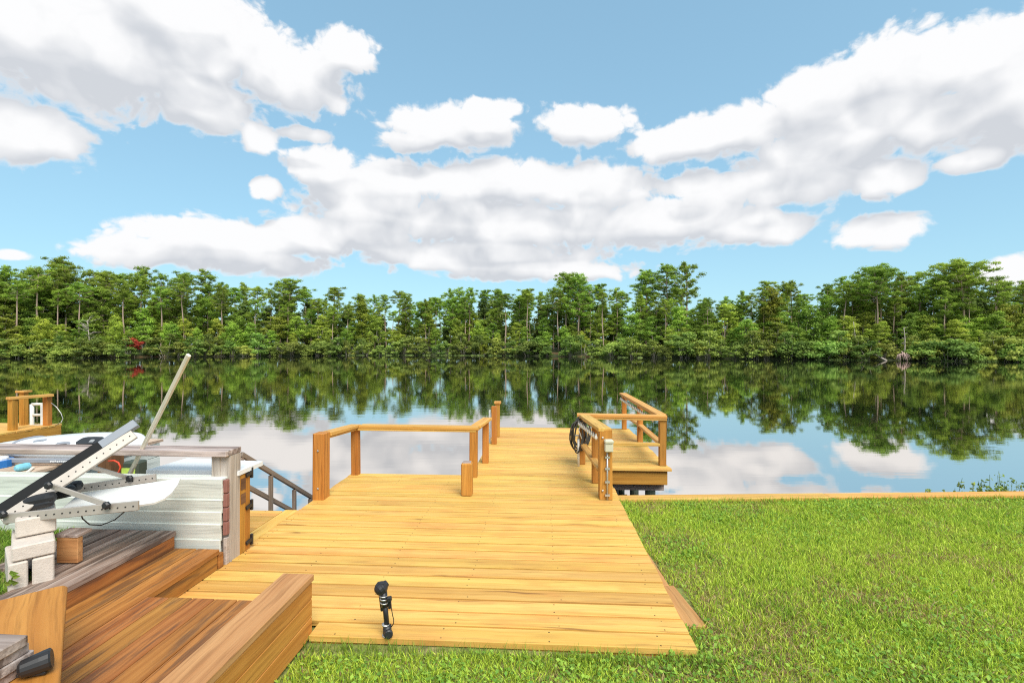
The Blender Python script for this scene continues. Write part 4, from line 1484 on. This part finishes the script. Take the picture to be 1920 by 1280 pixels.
special_pine(1288, 494, 11, 901, 'tallest open pine with a rounded crown rising above its neighbours, slimmer of the two', .62, 2.6, False, 1.1)
special_pine(1250, 497, 12, 902, 'tall pine with a broad crown close beside the tallest rounded pine', .66, 2.9, False, 1.2)
special_pine(1212, 508, 11, 903, 'pine with a flat dense crown next to the two tallest pines', .70, 2.5, True, 1.2)
special_pine(1645, 502, 5, 904, 'flat topped spreading pine with a thick reddish trunk above the fallen roots', .60, 3.6, True, 1.6)
special_pine(1807, 490, 7, 905, 'tall pine with a wide umbrella crown near the bank end', .68, 3.4, True, 1.5)
special_pine(540, 524, 8, 906, 'umbrella shaped pine standing out over the lower canopy', .66, 2.9, True, 1.2)
special_pine(1062, 512, 8, 907, 'broad dense pine forming the rounded rise in the canopy', .45, 3.8, False, 1.8)
special_pine(1085, 517, 7, 908, 'bushy pine beside the rounded rise in the canopy', .45, 3.4, False, 1.6)
p = shore_pt(678, 5, .2)
plant('yellowing_tree', make_broad(501, HC + (CY - 555) / F * p.y, 1.9, M_YEL, .2, True), M_BARKG, p, 1.0, 'slender tree turning yellow green among the far pines', 'tree', None)
p = shore_pt(1445, 6, .2)
plant('yellowing_tree', make_broad(502, HC + (CY - 545) / F * p.y, 2.2, M_YEL, .35, True), M_BARKG, p, 1.0, 'yellowish tree with a thin stem in front of darker pines', 'tree', None)
p = shore_pt(905, 1.0, WATER_Z + .2)
plant('shore_shrub', make_shrub(503, 1.8, 1.5, M_YEL), M_BARKG, p, 1.0, 'low yellow green shrub at the middle of the far waterline', 'shrub', None, parts=('stems', 'foliage'))
plant('red_shrub', make_broad(504, 3.3, 1.5, M_REDL, .62, True, .22), M_BARKG, shore_pt(250, -.5, WATER_Z + .02), 1.0,
      'dull red leaved shrub on a short stem among the green bank shrubs', 'shrub', None, parts=('stems', 'foliage'))


# dead trees and roots
def snag(px, off, H, seed, label, name='dead_tree', spread=1.6, n=14):
    rg = np.random.default_rng(seed)
    p = shore_pt(px, off, -.1)
    tr = [Vector((.15 * math.sin(z * .8), 0, z)) for z in np.linspace(0, H, 6)]
    t = thing(name, label, 'tree', p)
    me = limbs_mesh([(tr, np.linspace(.13, .04, 6))])
    obj('trunk', me, M_BARKD, t, Matrix.Translation(p))
    segs = []
    for k in range(n):
        z = H * rg.uniform(.3, 1.0)
        an = rg.uniform(0, 6.28)
        L = spread * rg.uniform(.5, 1.1)
        b0 = Vector((0, 0, z))
        tip = b0 + Vector((math.cos(an) * L, math.sin(an) * L * .6, L * rg.uniform(.1, .7)))
        obj('bare_branch', limbs_mesh([([b0, b0.lerp(tip, .5) + Vector(rg.normal(size=3) * .12), tip], (.05, .035, .012))], 5), M_BARKD, t, Matrix.Translation(p))


snag(166, -.3, 6.0, 31, 'bleached bare dead tree with fine branches on the far bank', spread=2.0, n=22)
snag(1695, .2, 4.2, 32, 'pale leaning bare trunk behind the exposed roots', spread=.7, n=5)
snag(1602, .5, 5.2, 33, 'straight pale bare stem standing at the far water edge', spread=.4, n=9)
rt = thing('exposed_roots', 'pinkish mass of exposed roots at the far waterline', 'roots', shore_pt(1692, -2.2, WATER_Z))
rg = np.random.default_rng(77)
segs = []
c0 = shore_pt(1692, -2.2, WATER_Z + 1.0)
for k in range(34):
    an = rg.uniform(0, 6.28)
    r = rg.uniform(.5, 1.25)
    e = c0 + Vector((math.cos(an) * r, math.sin(an) * r * .5 - .2, -1.05 + rg.uniform(0, .25)))
    m_ = c0.lerp(e, .5) + Vector((math.cos(an) * .25, 0, .3))
    segs.append(([c0 + Vector(rg.normal(size=3) * .15), m_, e], (.06, .045, .02)))
obj('root_mass', limbs_mesh(segs, 5), plain('root_wood', (0.46, 0.32, 0.27), .9, vary=.3, scale=3), rt, Matrix())
fl = thing('fallen_trunk', 'grey fallen trunk slanting into the water beside the exposed roots', 'log', shore_pt(1648, 0, WATER_Z))
a, b = shore_pt(1625, .2, .55), shore_pt(1662, -2.6, WATER_Z + .02)
obj('log', limbs_mesh([([a, a.lerp(b, .5) + EZ * .1, b], (.10, .13, .15))]), M_BARKD, fl, Matrix())

# weeds on the far waterline (uncountable)
cent, rads, cnt = [], [], []
rg = np.random.default_rng(55)
for px in np.concatenate([np.linspace(640, 960, 46), np.linspace(1540, 1620, 14), np.linspace(1740, 1880, 16), np.linspace(60, 160, 12), np.linspace(1080, 1200, 10)]):
    p = shore_pt(px + rg.normal() * 4, rg.uniform(-2.2, -.6), WATER_Z + .08)
    cent.append(np.array(p))
    rads.append(np.array([rg.uniform(.5, 1.1), .5, rg.uniform(.08, .25)]))
    cnt.append(46)
v_, t_ = leaf_quads(cent, rads, cnt, .34, .1, rg, .8, .1)
tag(obj('waterline_weeds', quads_mesh('weeds', v_, t_, leaf_mat('bright_water_weeds', (.13, .19, .05), (.45, .55, .17))), None),
    'pale green weeds floating along the far waterline', 'weeds', kind='stuff')

# water plants beyond the bulkhead
wp = []
rg = np.random.default_rng(91)


def water_plant(s, H, n, seed):
    rg = np.random.default_rng(seed)
    b = kerb(s, .30 + rg.uniform(0, .35), WATER_Z)
    t = thing('water_plant', 'spindly leafy water plant growing beyond the lawn edging', 'water plant', b, 'water plants beyond the bulkhead')
    segs, cent, rads, cnt = [], [], [], []
    for k in range(n):
        o = Vector((rg.normal() * .10, rg.normal() * .08, 0))
        h_ = H * rg.uniform(.72, 1.08)
        tip = b + o + Vector((rg.normal() * .07, rg.normal() * .05, h_))
        segs.append(([b + o * .5, (b + o).lerp(tip, .5) + Vector((rg.normal() * .02, 0, 0)), tip], (.0045, .0035, .002)))
        for j in range(4):
            cent.append(np.array((b + o).lerp(tip, rg.uniform(.72, 1.0))))
            rads.append(np.array([.05, .05, .03]))
            cnt.append(5)
    obj('stems', limbs_mesh(segs, 4), M_SHRUB, t, Matrix())
    v_, t_ = leaf_quads(cent, rads, cnt, .045, .022, rg, .4, .2)
    obj('leaves', quads_mesh('leaves', v_, t_, M_SHRUB), None, t, Matrix())


for k, (px, H) in enumerate(((1758, .72), (1790, .80), (1812, .80), (1828, .76), (1846, .80), (1862, .84), (1876, .88), (1890, .84), (1902, .88), (1914, .96), (1930, .96), (1955, .95))):
    s_ = (P(px, 928).x - k0.x) / kd.x
    water_plant(s_ + .2, H - .15, 3 + k // 2, 600 + k)

# ------------------------------------------------------------------ grass (uncountable)
def in_rect(x, y, u0, u1, v0, v1):
    u = x * EX.x + y * EX.y
    v = x * EY.x + y * EY.y
    return (u > u0) & (u < u1) & (v > v0) & (v < v1)


def vnoise(x, y, s, seed):
    rg = np.random.default_rng(seed)
    g = rg.uniform(0, 1, (64, 64))
    xs, ys = x * s, y * s
    xi, yi = np.floor(xs).astype(int), np.floor(ys).astype(int)
    fx, fy = xs - xi, ys - yi
    fx, fy = fx * fx * (3 - 2 * fx), fy * fy * (3 - 2 * fy)
    q_ = lambda a, b: g[a % 64, b % 64]
    return (q_(xi, yi) * (1 - fx) + q_(xi + 1, yi) * fx) * (1 - fy) + (q_(xi, yi + 1) * (1 - fx) + q_(xi + 1, yi + 1) * fx) * fy


def lawn_points(n, x0, x1, y0, y1, rg):
    x = rg.uniform(x0, x1, n)
    y = rg.uniform(y0, y1, n)
    edge = k0.y + (x - k0.x) * kd.y / kd.x - .012
    keep = (y < edge) & ~in_rect(x, y, -4, UR - .005, V0 + .004, 9) & ~in_rect(x, y, -4, -1.30, -3, 2.75)
    keep &= ~((y > 2.6) & (x < .8))
    keep &= ~in_rect(x, y, .80, .99, 2.92, 3.42) & ~in_rect(x, y, .80, .90, 3.4, 3.9)
    # outside a generous view cone nothing shows
    keep &= np.abs(x) < 1.35 * y + .4
    return x[keep], y[keep]


GRASS_M = None


def grass_material():
    m, t, b = new_mat('grass_blades')
    at = t.n('ShaderNodeAttribute', attribute_name='col')
    t.put(b.inputs['Base Color'], at.outputs['Color'])
    b.inputs['Roughness'].default_value = 0.55
    b.inputs['Specular IOR Level'].default_value = 0.3
    tr = t.n('ShaderNodeBsdfTranslucent')
    t.put(tr.inputs[0], at.outputs['Color'])
    mxn = t.n('ShaderNodeMixShader')
    mxn.inputs[0].default_value = .35
    m.node_tree.links.new(b.outputs[0], mxn.inputs[1])
    m.node_tree.links.new(tr.outputs[0], mxn.inputs[2])
    m.node_tree.links.new(mxn.outputs[0], m.node_tree.nodes['Material Output'].inputs[0])
    return m


GRASS_M = grass_material()


def color_faces(me, cols):
    at = me.attributes.new('col', 'FLOAT_COLOR', 'FACE')
    c4 = np.ones((len(cols), 4), dtype=np.float32)
    c4[:, :3] = cols
    at.data.foreach_set('color', c4.ravel())


def blades(x, y, z, length, width, lean, cols, rg):
    n = len(x)
    an = rg.uniform(0, 2 * math.pi, n)
    la = rg.uniform(0, 2 * math.pi, n)
    base = np.stack([x, y, z], 1)
    side = np.stack([np.cos(an), np.sin(an), np.zeros(n)], 1) * (width / 2)[:, None]
    ld = np.stack([np.cos(la), np.sin(la), np.zeros(n)], 1) * (lean * length)[:, None]
    upv = np.zeros((n, 3))
    upv[:, 2] = length * np.sqrt(np.clip(1 - (lean * .8) ** 2, .15, 1))
    mid = base + upv * .58 + ld * .35
    tip = base + upv + ld
    quads = np.stack([base - side, base + side, mid + side * .85, mid - side * .85], 1)
    tris = np.stack([mid - side * .85, mid + side * .85, tip], 1)
    nv = n * 7
    vs = np.concatenate([quads.reshape(-1, 3), tris.reshape(-1, 3)])
    me = bpy.data.meshes.new('blades')
    me.vertices.add(nv)
    me.vertices.foreach_set('co', vs.astype(np.float32).ravel())
    me.loops.add(nv)
    me.loops.foreach_set('vertex_index', np.arange(nv, dtype=np.int32))
    me.polygons.add(2 * n)
    ls = np.concatenate([np.arange(n) * 4, n * 4 + np.arange(n) * 3]).astype(np.int32)
    me.polygons.foreach_set('loop_start', ls)
    me.polygons.foreach_set('loop_total', np.concatenate([np.full(n, 4), np.full(n, 3)]).astype(np.int32))
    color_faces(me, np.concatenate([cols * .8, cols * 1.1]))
    me.materials.append(GRASS_M)
    me.update()
    return me


rg = np.random.default_rng(3)
x, y = lawn_points(520000, -1.6, 8.5, 1.6, 5.6, rg)
dryn = .55 * vnoise(x, y, 1.6, 1) + .45 * vnoise(x, y, 5.0, 2)
lush = .5 * vnoise(x + 9, y, 2.3, 4) + .5 * vnoise(x, y + 5, 7.0, 5)
keep = rg.uniform(0, 1, len(x)) < np.clip(1.2 - .3 * dryn, .3, 1)
x, y, dryn, lush = x[keep], y[keep], dryn[keep], lush[keep]
n = len(x)
dry = rg.uniform(0, 1, n) < np.clip((dryn - .40) * 1.7, .08, .48)
green = np.array([.36, .53, .045])
yell = np.array([.64, .74, .09])
deep = np.array([.19, .36, .035])
tan = np.array([.60, .46, .25])
brn = np.array([.40, .22, .10])
r1 = (rg.uniform(0, 1, n) ** .7)[:, None]
cg = green * (1 - r1) + yell * r1
cg = np.where((rg.uniform(0, 1, n) < np.clip((lush - .45) * 1.3, .06, .5))[:, None], deep * .6 + green * .4, cg)
cd = tan * (1 - r1) + brn * r1
cols = np.where(dry[:, None], cd, cg) * rg.uniform(.75, 1.25, n)[:, None]
length = rg.uniform(.024, .060, n) * np.where(dry, .85, 1.0) * (.8 + .45 * np.clip(lush, .4, 1))
tall = rg.uniform(0, 1, n) < .012
length = np.where(tall, length * 2.0, length)
width = rg.uniform(.003, .0068, n)
lean = np.clip(rg.normal(.55, .28, n), .05, 1.1) + np.where(dry, .25, 0)
z = lawn_z(x, y) - .004
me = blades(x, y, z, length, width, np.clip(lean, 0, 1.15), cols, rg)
tag(obj('grass', me, None), 'short patchy green and straw coloured lawn grass', 'grass', kind='stuff')

# broad-leaved ground cover through the lawn, thickest in front of the deck
x, y = lawn_points(150000, -1.6, 7.5, 1.6, 5.6, rg)
patchn = .6 * vnoise(x, y, 2.1, 8) + .4 * vnoise(x, y, 8.0, 9)
front = np.clip((2.95 - y) * 1.4, 0, 1)
kerbside = np.clip(1 - np.abs(k0.y - .12 - y + (x - k0.x) * kd.y) * 4, 0, 1) * .4
edge = np.clip(1 - np.abs(x - (1.13 + .06 * (y - 2.6))) * 6, 0, 1) * (y < 4.2)
keep = rg.uniform(0, 1, len(x)) < np.clip((patchn - .45) * 1.7 + .62 * front + kerbside + .5 * edge, .0, .85)
x, y = x[keep], y[keep]
n = len(x)
h = rg.uniform(.008, .045, n)
c = np.stack([x, y, lawn_z(x, y) + h], 1)
sz = rg.uniform(.0055, .0125, n)[:, None]
nrm = rg.normal(size=(n, 3)) * .45 + np.array([0, -.15, 1])
nrm /= np.linalg.norm(nrm, axis=1)[:, None]
t_ = np.cross(nrm, rg.normal(size=(n, 3)))
t_ /= np.linalg.norm(t_, axis=1)[:, None]
b_ = np.cross(nrm, t_)
vs = np.stack([c - t_ * sz * 1.25, c - b_ * sz * .8, c + t_ * sz * 1.25 - nrm * sz * .3, c + b_ * sz * .8], 1).reshape(-1, 3)
me = quads_mesh('cover', vs, np.zeros(n), GRASS_M)
r1 = rg.uniform(0, 1, n)[:, None]
cols = (np.array([.15, .33, .04]) * (1 - r1) + np.array([.42, .60, .08]) * r1) * rg.uniform(.7, 1.2, n)[:, None]
color_faces(me, cols)
tag(obj('ground_cover', me, None), 'small leaved green weeds spreading through the lawn', 'weeds', kind='stuff')

# taller blades against the deck front, and grass by the block pier
x = rg.uniform(-1.25, 1.1, 900)
y = 2.62 - .058 * x - np.abs(rg.normal(0, .05, 900))
n = 900
cols = (np.array([.15, .28, .03]) + rg.uniform(0, 1, (n, 1)) * np.array([.18, .16, .03]))
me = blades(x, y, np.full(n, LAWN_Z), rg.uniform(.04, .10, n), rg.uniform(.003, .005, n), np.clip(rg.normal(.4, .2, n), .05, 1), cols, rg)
tag(obj('edge_grass', me, None), 'taller grass blades fringing the deck front', 'grass', kind='stuff')
ne = 2600
sx_ = rg.uniform(.02, 9.0, ne)
ex = k0.x + kd.x * sx_
ey = k0.y + kd.y * sx_ - np.abs(rg.normal(0, .03, ne)) - .004
cols = (np.array([.20, .36, .035]) + rg.uniform(0, 1, (ne, 1)) * np.array([.30, .26, .04]))
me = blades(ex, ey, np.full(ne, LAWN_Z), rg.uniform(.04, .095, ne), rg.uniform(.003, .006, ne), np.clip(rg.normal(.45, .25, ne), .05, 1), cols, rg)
tag(obj('kerb_grass', me, None), 'grass tufts overhanging the bulkhead cap', 'grass', kind='stuff')
n = 14000
uu, vv = rg.uniform(-4.6, -2.95, n), rg.uniform(1.9, 3.40, n)
pts = np.stack([uu * EX.x + vv * EY.x, uu * EX.y + vv * EY.y], 1)
ok_ = (uu < -3.02) & ((vv < 2.74) | (uu < -3.45))
pts = pts[ok_]
n = len(pts)
cols = (np.array([.12, .26, .03]) + rg.uniform(0, 1, (n, 1)) * np.array([.2, .2, .03])) * rg.uniform(.7, 1.2, (n, 1))
me = blades(pts[:, 0], pts[:, 1], np.full(n, .235), rg.uniform(.03, .075, n), rg.uniform(.004, .008, n), np.clip(rg.normal(.5, .25, n), .05, 1), cols, rg)
tag(obj('bank_grass', me, None), 'green grass on the raised ground beside the block pier', 'grass', kind='stuff')
